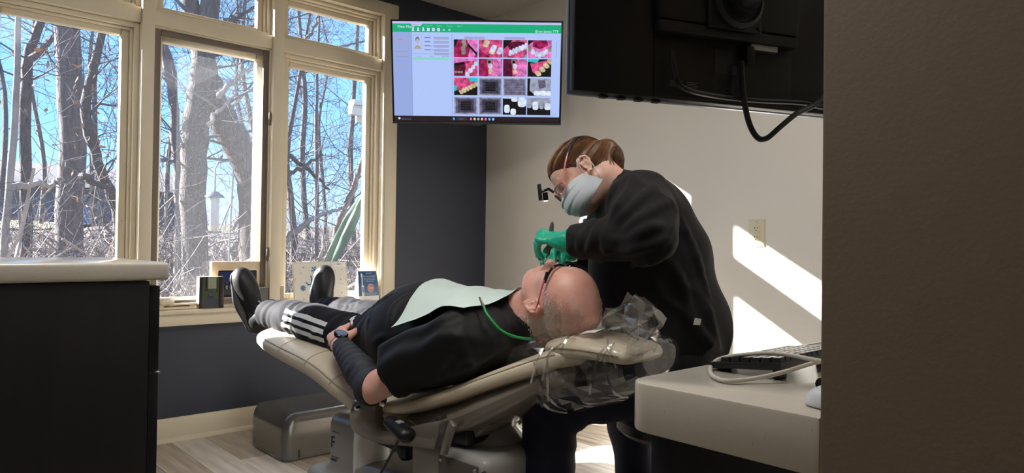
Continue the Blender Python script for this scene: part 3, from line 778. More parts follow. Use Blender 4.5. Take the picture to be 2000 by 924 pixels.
MB().box((-TW/2, -THt/2, -.030), (TW/2, THt/2, 0), .004).build('housing', M_bez, tv)
MB().box((-.30, -.20, -.075), (.30, .12, -.0301), .01).build('rear_cover', M_bez, tv)
MB().box((-TW/2, -THt/2, .0002), (TW/2, -THt/2+.011, .003), .001).build('lower_bezel', M_bez2, tv)
MB().box((-.022, -THt/2-.008, -.01), (.022, -THt/2+.0005, .002), .001).build('maker_badge', M_bez2, tv)
SX0, SX1, SY0, SY1 = -TW/2+.011, TW/2-.011, -THt/2+.014, THt/2-.010
def q2(s, t, h): return (SX0+(SX1-SX0)*s, SY1-(SY1-SY0)*t, .0006+h*.00022)
def pane2(mb, m, s0, t0, s1, t1, h): mb.mat(m).add([q2(s0, t0, h), q2(s0, t1, h), q2(s1, t1, h), q2(s1, t0, h)], [(0, 1, 2, 3)])
SB = scr('screen_blue_white', (172, 194, 244)); SL = scr('screen_side_blue', (146, 166, 220)); SG = scr('screen_green', (22, 170, 118)); ST = scr('screen_lilac', (188, 190, 236))
SD = scr('screen_taskbar', (36, 24, 30)); SW = scr('screen_white', (214, 224, 252)); SLN = scr('screen_line', (120, 140, 190)); SHI = scr('screen_highlight', (132, 212, 190)); SGR = scr('screen_text_grey', (110, 122, 160)); SBT = scr('screen_button', (156, 164, 206))
ss = MB()
pane2(ss, SB, 0, 0, 1, .945, 0); pane2(ss, ST, 0, 0, 1, .022, 1); pane2(ss, SG, 0, .022, 1, .105, 1); pane2(ss, SL, 0, .105, .112, .945, 1); pane2(ss, SD, 0, .945, 1, 1, 1)
scn = ss.build('screen', None, tv, smooth=False, fix=False)
def pobj(name, m, s0, t0, s1, t1, h=2):
    b_ = MB(); pane2(b_, m, s0, t0, s1, t1, h); b_.build(name, None, scn, smooth=False, fix=False)
d = MB()
d.mat(ST).add([q2(.111, .022, 2), q2(.118, .046, 2), q2(.168, .046, 2), q2(.178, .022, 2)], [(0, 1, 2, 3)])
pobj('divider', SLN, .1115, .105, .1135, .945, 2); pobj('divider', SLN, .352, .118, .354, .945, 2); pobj('divider', SLN, .114, .315, .352, .318, 2); pobj('divider', SLN, .354, .918, .985, .920, 2)
pobj('highlight_row', SHI, .117, .352, .335, .378, 2)
for a, b, e in ((.008, .165, .1), (.008, .215, .1), (.008, .285, .1), (.008, .335, .1), (.008, .43, .1)): pobj('field_box', SBT, a, b, e, b+.026, 2)
for b in (.150, .190, .230, .270): pobj('field_box', SBT, .243, b, .335, b+.025, 2); pobj('caption_bar', SGR, .190, b+.004, .225, b+.013, 2)
pobj('field_box', SBT, .247, .305, .335, .330, 2)
for a in (.425, .665): pobj('field_box', SBT, a, .145, a+.122, .170, 2)
pobj('divider', SLN, .885, .935, .965, .938, 2); pobj('field_box', SBT, .972, .18, .976, .34, 2)
d.build('active_tab', None, scn, smooth=False, fix=False)
SK = scr('avatar_skin', (176, 178, 200)); SH = scr('avatar_hair', (112, 104, 120)); SJ = scr('avatar_jumper', (178, 160, 130))
av = MB(); pane2(av, SLN, .121, .128, .174, .270, 3); pane2(av, SB, .122, .130, .173, .268, 4)
def disc(mb, m, s, t, rs, rt, h, n=14, a0=0, a1=2*PI):
    A = np.linspace(a0, a1, n+1); mb.mat(m).add([q2(s, t, h)]+[q2(s+rs*math.cos(a), t+rt*math.sin(a), h) for a in A], [(0, i+2, i+1) for i in range(n)])
disc(av, SJ, .1475, .268, .020, .035, 5, a0=PI, a1=2*PI); disc(av, SH, .1475, .180, .0125, .030, 5); disc(av, SK, .1475, .196, .0095, .028, 6)
av.build('portrait_icon', None, scn, smooth=False, fix=False)
ic = MB()
for i in range(7):
    s = .122+i*.0305
    if i < 3: disc(ic, SW, s, .068, .0045, .010, 3); disc(ic, SW, s, .092, .008, .014, 3, a0=PI, a1=2*PI)
    elif i == 6: disc(ic, SHI, s, .080, .007, .010, 3)
    else: pane2(ic, SW, s-.008, .064, s+.007, .094, 3); pane2(ic, SG, s-.003, .072, s+.001, .080, 4)
pane2(ic, SHI, .332, .070, .345, .090, 3)
for i, rgb in enumerate(((70, 160, 240), (200, 120, 200), (235, 200, 110), (120, 190, 240), (230, 190, 120), (220, 120, 200), (110, 180, 240), (170, 200, 240))):
    s = .362+(i+(3.6 if i else 0))*.0225; pane2(ic, scr('task_icon_%d' % i, rgb), s-.006, .960, s+.006, .984, 3)
pane2(ic, scr('search_field', (58, 44, 54)), .378, .957, .445, .988, 2); disc(ic, SW, .030, .972, .007, .011, 3)
ic.build('screen_icons', None, scn, smooth=False, fix=False)
def stext(s, size, px, py, m, al='LEFT'):
    p = q2(px, py, 5); text_mesh('screen_lettering', s, size, m, scn, Matrix.Translation(p), al)
stext('Main Menu', .021, .030, .065, SW); stext('Brien James TTP', .019, .985, .098, SW, 'RIGHT'); stext('Search', .011, .392, .978, SGR)
stext('Patients', .010, .123, .038, SGR); stext('Acquisition', .010, .190, .046, SHI); stext('Viewer', .010, .262, .047, SHI); stext('Consult', .010, .322, .048, SHI); stext('Report', .010, .384, .048, SHI)
stext('Card No.', .009, .190, .163, SGR); stext('Name', .009, .190, .203, SGR); stext('Patient Type', .009, .190, .243, SGR); stext('Date of Birth', .009, .190, .283, SGR)
stext('Mostly cloudy', .010, .042, .984, SGR); stext('Search', .009, .045, .182, SGR, 'CENTER'); stext('Recently Acquired', .009, .054, .304, SGR, 'CENTER'); stext('Recently Viewed', .009, .054, .354, SGR, 'CENTER')
stext('Card No.', .008, .138, .346, SGR); stext('Name', .008, .220, .346, SGR); stext('Date of Birth', .008, .290, .346, SGR)
G1 = scr('gum_pink', (198, 72, 122), grain=.6); G2 = scr('gum_magenta', (150, 28, 80), grain=.7); G3 = scr('gum_dark', (86, 14, 46), grain=.7); G4 = scr('gum_light', (214, 112, 182), grain=.5); TE = scr('tooth_white', (196, 204, 230), grain=.3); TY = scr('tooth_cream', (198, 186, 150), grain=.35); TG = scr('tooth_grey', (132, 132, 120), grain=.5); BK = scr('picture_black', (18, 14, 18)); CY = scr('glove_cyan', (40, 190, 196)); XG = scr('xray_grey', (150, 156, 178), grain=.3); XD = scr('xray_dark', (58, 54, 74), grain=.4); XW_ = scr('xray_white', (216, 228, 252), grain=.2); XS = scr('xray_shadow', (98, 94, 118), grain=.4)
cols_s = [.364, .512, .658, .805]; rows_t = [.173, .360, .553, .748]; TWs, THs = .141, .176
for r in range(4):
    for c in range(4):
        mb = MB(); s0, t0 = cols_s[c], rows_t[r]; S = lambda x: s0+TWs*x; Tt = lambda y: t0+THs*y
        def P(m, pts, h): mb.mat(m).add([q2(S(x), Tt(y), h) for x, y in pts], [tuple(range(len(pts)))[::-1]])
        def tooth(m, x, y, rx, ry, h, a=0.):
            ca, sa = math.cos(a), math.sin(a); pts = []
            for k in range(16):
                th = 2*PI*k/16; ex = math.copysign(abs(math.cos(th))**.6, math.cos(th))*rx; ey = math.copysign(abs(math.sin(th))**.6, math.sin(th))*ry
                pts.append((min(max(x+ex*ca-ey*sa, 0), 1), min(max(y+ex*sa+ey*ca, 0), 1)))
            P(m, pts, h)
        k = r*4+c; full = [(0, 0), (1, 0), (1, 1), (0, 1)]
        if k == 0: P(G2, full, 3); P(BK, [(0, 0), (.2, 0), (0, .5)], 4); P(G4, [(.55, 0), (1, 0), (1, .6), (.85, 1), (.6, 1), (.68, .5)], 4); P(BK, [(.6, .2), (1, .78), (1, .92), (.58, .36)], 5); [tooth(TG, .42+.03*math.sin(i*2), .12+i*.2, .09, .12, 5+i) for i in range(4)]
        if k == 1: P(G1, full, 3); P(G2, [(0, .5), (.5, 1), (0, 1)], 4); [tooth(m_, x, y, .12, .2, 4+i, .3) for i, (m_, x, y) in enumerate(((TY, .32, .22), (TE, .62, .48), (TY, .58, .62), (TE, .62, .5), (TE, .9, .62)))]
        if k == 2: P(G1, full, 3); P(BK, [(0, 0), (.4, 0), (0, .55)], 4); P(G3, [(.1, .1), (.9, .1), (.9, .5), (.3, .6)], 4); [tooth(TE, .3+.13*i, .72-.075*i, .065, .18, 5+i, .1) for i in range(6)]; P(CY, [(.92, .85), (1, .8), (1, 1), (.9, 1)], 9)
        if k == 3: P(G4, full, 3); P(BK, [(0, 0), (.3, 0), (0, .3)], 4); P(G2, [(.2, 0), (.8, 0), (.85, .3), (.5, .5), (.2, .35)], 4); [tooth(TG if i in (0, 6) else TE, .08+.14*i, .5+.32*math.sin(PI*i/6), .075, .15, 5+i) for i in range(7)]
        if k == 4: P(G2, full, 3); P(G4, [(0, 0), (1, 0), (1, .12), (.4, .18), (0, .3)], 4); P(BK, [(0, .25), (.45, .2), (.5, 1), (0, .6)], 4); P(G3, [(.05, .4), (.45, .35), (.5, .9), (.05, .95)], 5); P(G1, [(.5, .3), (.75, .15), (1, .2), (1, 1), (.45, 1)], 6); [tooth(TE, .58+.12*i, .88-.2*i, .09, .13, 7+i) for i in range(4)]; [tooth(TG, .1+.11*i, .78, .05, .07, 7) for i in range(3)]
        if k in (5, 6): P(G1, full, 3); P(G3 if k == 6 else G2, [(0, 0), (.35, 0), (.4, 1), (0, 1)], 4); P(G4, [(.62, 0), (.95, 0), (1, 1), (.58, 1)], 4); tooth(TG, .45, .18, .1, .14, 5); tooth(BK, .45, .18, .06, .07, 6); tooth(TE, .5, .42, .09, .14, 7); tooth(TY, .5, .72, .08, .15, 8)
        if k == 7: P(BK, full, 3); P(CY, [(0, 0), (.5, 0), (.4, .2), (0, .15)], 4); P(G1, [(.1, .25), (.9, .05), (.75, .4), (.4, .95), (.2, .7)], 5); [tooth(TY, .45+.17*i, .8-.22*i, .11, .16, 6+i, -.5) for i in range(4)]
        if k == 8: P(BK, full, 3); P(G1, [(0, 0), (.7, 0), (1, .2), (.9, .4), (.3, .85), (0, .6)], 4); P(CY, [(.6, 0), (1, 0), (1, .2), (.7, .2)], 5); [tooth(TY, .3+.13*i, .82-.09*i, .075, .13, 6+i, -.4) for i in range(6)]; P(CY, [(0, .4), (.12, .5), (.1, .75), (0, .75)], 9)
        if k in (9, 10, 12, 13):
            P(XG, full, 3); P(XS, [(.06, .06), (.94, .06), (.94, .94), (.06, .94)], 4)
            a = .2 if k != 10 else .42
            P(XD if k != 10 else XS, [(.16, .14), (.84, .14), (.84, .86), (.16, .86)], 5); 
            if k != 10: P(BK, [(.28, .25), (.72, .25), (.72, .75), (.28, .75)], 6)
            for i in range(9): P(XG if k == 10 else XS, [(.08, .1+i*.095), (.92, .1+i*.095), (.92, .108+i*.095), (.08, .108+i*.095)], 7)
        if k == 11: P(XG, full, 3); P(BK, [(0, 0), (.12, 0), (.1, .7), (.4, 1), (0, 1)], 4); P(XS, [(.45, .1), (.75, .1), (.8, .5), (.5, .6)], 4); [tooth(XW_, .42+.26*i, .84, .15, .14, 5+i) for i in range(3)]
        if k == 14: P(BK, full, 3); [tooth(XW_, x, y, a, b, 4+i) for i, (x, y, a, b) in enumerate(((.18, .66, .12, .24), (.45, .82, .12, .18), (.5, .1, .14, .14), (.82, .25, .18, .3), (.2, .0, .2, .06)))]
        if k == 15: P(BK, full, 3); P(XG, [(0, 0), (1, 0), (1, .35), (0, .45)], 4); [tooth(m_, x, y, a, b, 5+i) for i, (m_, x, y, a, b) in enumerate(((XW_, .36, .46, .13, .24), (XG, .62, .4, .1, .26), (XW_, .88, .5, .14, .2), (XG, .1, .4, .1, .2)))]
        mb.build('picture_tile', None, scn, smooth=False, fix=False)
ar = MB(); cw = np.array((XW, YW, tvc[2])); back = np.array(tvc)-np.array(TN2)*.076
inv = TVM.inverted()
def loc(p): v = inv @ Vector([float(c) for c in p]); return np.array(v)
wp = np.array((XW-.30, YW-.0, tvc[2]-.02)); 
ar.tube([(0, -.04, -.076), loc(np.array((2.78, 3.40, tvc[2]-.03))), loc(wp)], .022, 10)
ar.build('wall_arm', M_bez, tv)

# ------------------------------------------------------------------ desk monitor seen from behind
a20 = math.radians(20); Fh = np.array((CF[0], CF[1], 0)); Fh /= np.linalg.norm(Fh); Rh = np.array((CR[0], CR[1], 0)); Rh /= np.linalg.norm(Rh)
mr = Rh*math.cos(a20)+Fh*math.sin(a20); mn = np.cross(mr, (0, 0, 1.)); 
if mn@Fh > 0: mn = -mn                       # back of the monitor looks towards the viewer
mc = at(1410, 17, 1.30)
mo = empty('monitor', (0, 0, 0), 0, 'black desk monitor seen from behind at the top right', 'monitor')
MM = Matrix(((mr[0], 0, mn[0], mc[0]), (mr[1], 0, mn[1], mc[1]), (mr[2], 1, mn[2], mc[2]), (0, 0, 0, 1))); 
# tilt so the lower edge leads a little towards the viewer
mo.matrix_world = MM
M_mon = mat('monitor_black', srgb(17, 17, 19), .45); M_mon2 = mat('monitor_charcoal', srgb(30, 30, 33), .4); M_silver = mat('monitor_silver_edge', srgb(150, 160, 180), .3, .7)
MB().box((-.305, -.181, -.012), (.305, .181, .010), .004).build('shell', M_mon, mo)
MB().box((-.307, -.183, -.022), (.307, .183, -.0121), .003).build('screen_rim', M_silver, mo)
MB().prism([(-.165, .180), (.165, .180), (.150, -.045), (-.150, -.045)], lambda p, h: np.array((p[0], p[1], .0102+h)), .024, .006).build('rear_housing', M_mon, mo)
MB().box((-.150, -.066, .0102), (.150, -.046, .032), .003).build('port_ledge', M_mon2, mo)
MB().box((-.150, -.176, .0102), (.150, -.068, .0125), .001).build('port_recess', M_mon, mo)
MB().box((.045, -.078, .013), (.105, -.067, .028), .001).build('video_port', M_steel, mo)
MB().box((-.058, -.052, .0345), (.058, .058, .042), .004).build('mount_plate', M_mon2, mo)
MB().lathe([(0, 0), (.052, 0), (.052, .010), (.044, .016), (.040, .010), (.030, .010), (.030, .03), (0, .03)], (0, .0, .0425), 32).build('mount_ring', M_mon2, mo)
arm = MB().tube([(0, 0, .06), (0, .005, .10), (.03, .02, .13)], .024, 12).tube([(.03, .02, .13), (.12, .05, .12), (.24, .10, .08)], .020, 12)
arm.lathe([(0, -.03), (.026, -.03), (.026, .03), (0, .03)], (.03, .02, .13), 20, ((1, 0, 0), (0, 0, 1), (0, -1, 0)))
arm.tube([(.24, .10, .08), (.34, .12, .03), (.40, .12, -.02)], .020, 12)
arm.build('support_arm', M_mon2, mo)
for sx in (-.05, .05):
    for sy in (-.045, .05): MB().lathe([(0, 0), (.004, 0), (.004, .002), (0, .003)], (sx, sy, .0422), 10).build('screw', M_mon, mo)
MB().box((-.025, -.125, .0128), (.025, -.082, .0138), .0003).build('vent_slot', M_mon2, mo)
M_stk = mat('sticker_print', srgb(120, 120, 124), .6)
for i, (sx, sy) in enumerate(((-.118, -.148), (-.083, -.148))):
    for j in range(4): MB().box((sx, sy-.003*j, .0127), (sx+.024-.004*(j % 2), sy-.003*j+.0011, .0129)).build('sticker_line', M_stk, mo)
for bx in (-.25, -.215, -.18, -.145): MB().box((bx, -.187, -.008), (bx+.014, -.182, .004), .001).build('button', M_mon, mo)
def lm(px, py, dep): v = MM.inverted() @ Vector([float(c) for c in at(px, py, dep)]); return tuple(v)
M_blk = mat('black_cable', srgb(18, 18, 20), .4)
MB().tube(spline([lm(1314, 100, 1.225), lm(1318, 140, 1.215), lm(1335, 172, 1.215), (-.03, -.172, .03), (.06, -.172, .03), (.16, -.168, .03), (.22, -.170, .02), (.27, -.165, .03)], 6), .0048, 8).build('power_cable', M_blk, mo)
MB().tube(spline([lm(1448, 120, 1.28), lm(1450, 165, 1.275), lm(1456, 212, 1.27), lm(1466, 248, 1.265), lm(1481, 270, 1.26), lm(1498, 270, 1.26), lm(1524, 248, 1.27), lm(1556, 222, 1.29), lm(1590, 205, 1.32), lm(1620, 180, 1.34)], 6), .0052, 8).build('signal_cable', M_blk, mo)
MB().box((.034, -.105, .013), (.052, -.072, .030), .003).build('cable_plug', M_mon, mo)
# ------------------------------------------------------------------ things on the window sill
SZ = .632
def slab(name, px0, py0, px1, py1, Y, zb=SZ+.0008):
    """x range and top height of an upright thing whose face stands at Y"""
    a, b = on_y(px0, py0, Y), on_y(px1, py1, Y); return float(a[0]), float(b[0]), float(max(a[2], b[2])), zb
M_frameblk = mat('black_frame', srgb(34, 27, 28), .35); M_glassf = mat('photo_gloss', srgb(60, 66, 60), .12)
x0, x1, zt, zb = slab('s', 390, 541, 438, 545, 3.575)
pf = empty('photo_frame', ((x0+x1)/2, 3.575, zb), 0, 'small black-edged photo frame of a man sitting outdoors', 'photo frame')
w_, h_ = (x1-x0)/2, zt-zb
MB().box((-w_, .004, 0), (w_, .045, h_), .002).build('block', mat('cream_block', srgb(222, 206, 184), .5), pf)
MB().box((-w_, 0, 0), (-w_*.68, .0045, h_), .001).build('side_strip', M_frameblk, pf); MB().box((w_*.62, 0, 0), (w_, .0045, h_), .001).build('side_strip', M_frameblk, pf)
def flat(name, mb, m, par): return mb.build(name, m, par, smooth=False, fix=False)
def frect(m_, a, b, c, d, y, mb): mb.mat(m_).add([(a, y, b), (c, y, b), (c, y, d), (a, y, d)], [(0, 1, 2, 3)])
def fblob(m_, x, z, rx, rz, y, mb, n=12): mb.mat(m_).add([(x+rx*math.cos(2*PI*k/n), y, z+rz*math.sin(2*PI*k/n)) for k in range(n)], [tuple(range(n))])
pm = lambda n, c: mat('photo_'+n, srgb(*c), .25)
ph = MB(); A, B = -w_*.68, w_*.62
frect(pm('grass', (70, 84, 52)), A, 0, B, h_, .0035, ph); frect(pm('sky', (150, 158, 140)), A+.3*(B-A), h_*.62, B-.12*(B-A), h_, .0032, ph); frect(pm('rock', (62, 66, 78)), A, 0, B, h_*.30, .0030, ph)
frect(pm('trunk', (44, 40, 34)), A+.14*(B-A), h_*.55, A+.24*(B-A), h_, .0028, ph); frect(pm('trunk', 0 or (44, 40, 34)), A+.82*(B-A), h_*.5, A+.88*(B-A), h_*.95, .0028, ph)
fblob(pm('denim', (58, 72, 92)), (A+B)/2-.002, h_*.50, .010, .020, .0026, ph); fblob(pm('jeans', (48, 58, 86)), (A+B)/2-.004, h_*.36, .015, .012, .0024, ph); fblob(pm('face', (168, 128, 108)), (A+B)/2-.003, h_*.69, .0045, .006, .0022, ph); fblob(pm('hand', (168, 128, 108)), (A+B)/2-.003, h_*.42, .004, .003, .0020, ph)
flat('photo', ph, None, pf)
# large wooden frame with a dark photo
x0, x1, zt, zb = slab('s', 414, 511, 508, 511, 3.632)
wf = empty('photo_frame', ((x0+x1)/2, 3.632, zb), 0, 'large pale wooden photo frame with a dark group photo', 'photo frame'); w_, h_ = (x1-x0)/2, zt-zb
M_wood = mat('worn_pale_wood', srgb(206, 184, 150), .6, vscale=14, col2=srgb(232, 214, 184), bump=.1, bscale=30, detail=8)
MB().box((-w_, 0, 0), (w_, .034, h_), .002).build('board', M_wood, wf)
for sx in (-.55, .55): MB().lathe([(0, 0), (.002, 0), (.002, .001), (0, .001)], (sx*w_, -.0008, h_*.88), 8, ((1, 0, 0), (0, 0, 1), (0, -1, 0))).build('nail', M_frameblk, wf)
ph = MB(); a, b, c, d_ = -w_*.74, h_*.20, w_*.86, h_*.80
pts = []
for cxx, czz, s0 in ((c-.006, d_-.006, 0), (a+.006, d_-.006, 1), (a+.002, b+.002, 2), (c-.002, b+.002, 3)):
    for k in range(4): an = (s0+k/3)*PI/2; rr = .006 if s0 < 2 else .002; pts.append((cxx+rr*math.cos(an), -.0006, czz+rr*math.sin(an)))
ph.mat(pm('night', (20, 24, 44))).add(pts, [tuple(range(len(pts)))])
frect(pm('blue', (24, 40, 96)), a+.006, b+.55*(d_-b), a+.45*(c-a), d_-.008, -.0010, ph); frect(pm('console', (52, 54, 64)), a, b, c, b+.30*(d_-b), -.0010, ph); frect(pm('dark', (14, 14, 20)), a, b, c, b+.1*(d_-b), -.0014, ph)
for i in range(6): fblob(pm('crowd%d' % (i % 3), ((150, 130, 126), (120, 128, 150), (96, 70, 70))[i % 3]), a+(.22+.1*i)*(c-a), b+.38*(d_-b), .0055, .012, -.0016-.0003*i, ph); fblob(pm('face', (168, 128, 108)), a+(.22+.1*i)*(c-a), b+.53*(d_-b), .0030, .004, -.004-.0002*i, ph)
fblob(pm('knob', (20, 20, 24)), a+.62*(c-a), b+.17*(d_-b), .004, .004, -.0018, ph)
flat('photo', ph, None, wf)
tx = text_mesh('photo_caption', 'TITA', .012, pm('caption', (60, 60, 70)), wf, Matrix.Translation((a+.30*(c-a), -.0018, b+.004)) @ Matrix.Rotation(PI/2, 4, 'X'))
# grey frame half hidden behind the shoe
x0, x1, zt, zb = slab('s', 505, 561, 556, 563, 3.60)
gf = empty('photo_frame', ((x0+x1)/2, 3.60, zb), .10, 'low grey-edged photo frame beside the mullion behind the shoe', 'photo frame'); w_, h_ = (x1-x0)/2, zt-zb
MB().box((-w_, 0, 0), (w_, .022, h_), .002).build('frame', mat('grey_frame', srgb(176, 166, 150), .5), gf)
ph = MB(); frect(pm('dusk', (30, 26, 28)), -w_+.004, .004, w_*.55, h_-.004, -.0006, ph); frect(pm('rose', (104, 70, 66)), -w_*.3, h_*.5, 0, h_*.85, -.0010, ph); flat('photo', ph, None, gf)
# whiteboard with snowflakes on a little easel
x0, x1, zt, zb = slab('s', 573, 512, 678, 513, 3.622)
wb = empty('whiteboard', ((x0+x1)/2, 3.60, zb), 0, 'small whiteboard on an easel decorated with blue snowflakes', 'whiteboard'); w_, h_ = (x1-x0)/2, (zt-zb)
lean = math.atan2(.035, h_); LM = Matrix.Rotation(-lean, 4, 'X'); h2 = h_/math.cos(lean)
def wpart(name, mb, m_, par=wb, **k):
    o = mb.build(name, m_, par, **k); o.data.transform(LM); return o
M_wbd = mat('whiteboard_enamel', srgb(232, 230, 220), .3); M_wrim = mat('whiteboard_rim', srgb(214, 210, 200), .4)
wpart('panel', MB().box((-w_+.004, .001, .004), (w_-.004, .006, h2-.004)), M_wbd)
rm = MB(); rm.box((-w_, 0, 0), (-w_+.005, .009, h2), .001).box((w_-.005, 0, 0), (w_, .009, h2), .001).box((-w_+.005, 0, h2-.005), (w_-.005, .009, h2), .001).box((-w_+.005, 0, 0), (w_-.005, .009, .005), .001); wpart('rim', rm, M_wrim)
wpart('magnet_label', MB().box((w_*.42, -.004, h2*.875), (w_*.96, .0008, h2*.985), .001), mat('label_white', srgb(240, 240, 238), .35))
wpart('label_print', MB().box((w_*.62, -.0046, h2*.93), (w_*.76, -.0041, h2*.945)), mat('label_ink', srgb(60, 60, 66), .6))
M_bink = mat('blue_marker', srgb(44, 116, 190), .5); M_gink = mat('grey_marker', srgb(176, 180, 190), .5)
def flake(x, z, r, arms, m_, br=True):
    f = MB(); wd = r*.09
    for k in range(arms):
        an = 2*PI*k/arms+.26; u = np.array((math.cos(an), math.sin(an))); v = np.array((-u[1], u[0])); c0 = np.array((x, z))
        def bar(p, q, w2):
            dd = (q-p)/np.linalg.norm(q-p); nn = np.array((-dd[1], dd[0]))*w2
            f.add([(pt[0], -.0003, pt[1]) for pt in (p-nn, q-nn, q+nn, p+nn)], [(0, 1, 2, 3)])
        bar(c0, c0+u*r, wd)
        if br:
            for tt in (.5, .78):
                for sg in (-1, 1): bar(c0+u*r*tt, c0+u*r*(tt+.2)+v*sg*r*.24, wd*.8)
    o = f.build('snowflake', m_, wb, smooth=False, fix=False); o.data.transform(LM)
flake(-w_*.22, h2*.80, .020, 6, M_bink); flake(-w_*.66, h2*.36, .016, 8, M_bink)
for x, z, r, m_ in ((-.62, .86, .006, M_bink), (-.72, .72, .007, M_gink), (.38, .9, .006, M_bink), (.55, .78, .006, M_gink), (.82, .80, .005, M_bink), (.75, .56, .006, M_bink), (.70, .46, .004, M_bink), (.82, .44, .004, M_bink), (.76, .22, .006, M_bink), (.66, .14, .004, M_bink), (.78, .05, .005, M_gink), (-.52, .20, .005, M_bink), (-.66, .10, .006, M_bink)):
    flake(w_*x, h2*z, r, 6, m_, False)
jl = MB().tube(spline([(-w_*.36, -.0006, h2*.66), (-w_*.34, -.0006, h2*.55), (-w_*.36, -.0006, h2*.46), (-w_*.46, -.0006, h2*.44), (-w_*.54, -.0006, h2*.50)], 5), .0032, 6)
o = jl.build('letter_j', M_bink, wb); o.data.transform(LM)
o = text_mesh('letter_o', 'o', .045, M_bink, wb, LM @ Matrix.Translation((-w_*.24, -.0006, h2*.44)) @ Matrix.Rotation(PI/2, 4, 'X'))
for sx in (-1, 1):
    MB().tube([(sx*(w_-.01), .012, h_*.62), (sx*(w_+.022), .045, .003)], .0025, 6).build('easel_leg', M_wrim, wb)
    MB().tube([(sx*(w_-.005), .010, h_*.55), (sx*(w_+.012), .016, h_*.55)], .0025, 6).build('easel_pin', M_wrim, wb)
# folded toothbrush card
x0, x1, zt, zb = slab('s', 702, 530, 741, 531, 3.575)
cd = empty('toothbrush_card', ((x0+x1)/2, 3.575, zb), 0, 'blue folded card advertising an electric toothbrush', 'display card'); w_, h_ = (x1-x0)/2, zt-zb
M_card = mat('card_white', srgb(240, 240, 236), .5); M_cblue = mat('card_blue', srgb(30, 66, 118), .3, col2=srgb(58, 110, 160), vscale=9); 
def tent(mb, m_, xa, xb, za, zb2, off):
    # front panel leaning back
    f = lambda x, z: (x*(1-.18*max(0, z/h_-.55)), .030*z/h_-off-.006*math.sin(PI*z/h_), z)
    zs = np.linspace(za, zb2, 7); mb.mat(m_).grid([[f(xa, z), f(xb, z)] for z in zs])
mb = MB(); zs = np.linspace(0, h_, 8)
front = lambda x, z: np.array((x*(1-.18*max(0, z/h_-.55)), .030*z/h_-.006*math.sin(PI*z/h_), z)); rear = lambda x, z: np.array((x*(1-.18*max(0, z/h_-.55)), .062-.028*z/h_, z))
mb.grid([[front(-w_, z), front(w_, z), rear(w_, z), rear(-w_, z)] for z in zs], closed=True, cap=True); mb.build('tent', M_card, cd)
cp = MB(); tent(cp, M_cblue, -w_*.99, w_*.99, h_*.16, h_*.995, .0006); cp.build('blue_print', None, cd, smooth=False, fix=False)
tb = MB(); tent(tb, M_card, -w_*.70, -w_*.46, h_*.02, h_*.52, .0012); tent(tb, M_card, -w_*.66, -w_*.56, h_*.52, h_*.82, .0012); tent(tb, M_card, -w_*.72, -w_*.55, h_*.80, h_*.92, .0012); tent(tb, M_cblue, -w_*.63, -w_*.52, h_*.28, h_*.46, .0018); tb.build('brush_picture', None, cd, smooth=False, fix=False)
MF = lambda x, z, off: Matrix.Translation((x, .030*z/h_-.006*math.sin(PI*z/h_)-off, z)) @ Matrix.Rotation(PI/2-.2, 4, 'X')
bl = MB()
for rr, m_, off in ((.024, M_card, .0016), (.022, mat('card_pink', srgb(196, 130, 130), .4), .0022)):
    A = np.linspace(0, 2*PI, 21)[:-1]; bl.mat(m_).add([front(w_*.20+rr*math.cos(a)*.9, h_*.42+rr*math.sin(a))-np.array((0, off, 0)) for a in A], [tuple(range(20))])
A = np.linspace(0, 2*PI, 15)[:-1]; bl.mat(mat('card_lip', srgb(222, 170, 165), .4)).add([front(w_*.20+.015*math.cos(a), h_*.42+.007*math.sin(a))-np.array((0, .0028, 0)) for a in A], [tuple(range(14))])
bl.build('gum_picture', None, cd, smooth=False, fix=False)
text_mesh('card_heading', 'DID YOU KNOW?', .0105, M_card, cd, MF(w_*.16, h_*.80, .0014), 'CENTER'); text_mesh('card_logo', 'Oral-B iO', .0095, M_card, cd, MF(w_*.12, h_*.905, .0014), 'CENTER')
M_cline = mat('card_line_print', srgb(150, 178, 205), .4)
for i, (hw_, zc_) in enumerate(((.62, .745), (.66, .69), (.42, .635), (.70, .235), (.66, .195))):
    b_ = MB(); tent(b_, M_cline, w_*(.16-hw_), w_*(.16+hw_*.9), h_*zc_, h_*(zc_+.022), .0014); b_.build('card_text_line', None, cd, smooth=False, fix=False)
# ------------------------------------------------------------------ dental chair (local u: head to feet, v: towards the viewer's side)
H0 = np.array((1.53, 1.48)); SA = .09; EU = np.array((-SA, math.sqrt(1-SA*SA))); EV = np.array((-EU[1], -SA))
RZ = math.atan2(EU[1], EU[0])
def PV(x, y, v):
    d = ray(x, y); t = (v+H0@EV)/(d[:2]@EV); P = d*t
    return np.array(((P[:2]-H0)@EU, v, P[2]+HC))
ch = empty('dental_chair', (H0[0], H0[1], 0), RZ, 'reclined beige dental chair on a taupe grey base', 'dental chair')
M_vinyl = mat('beige_vinyl', srgb(224, 212, 190), .34, var=.03, vscale=4, bump=.05, bscale=300, coat=.15)
M_taupe = mat('taupe_gloss_plastic', srgb(116, 110, 102), .10, coat=.8)
M_taupe2 = mat('grey_satin_plastic', srgb(158, 156, 153), .26)
M_dark = mat('charcoal_plastic', srgb(38, 37, 38), .35)
M_black = mat('black_rubber', srgb(20, 21, 24), .4)
M_chrome = mat('chrome', srgb(220, 220, 224), .12, 1.)
M_thread = mat('seam_thread', srgb(188, 176, 152), .5)
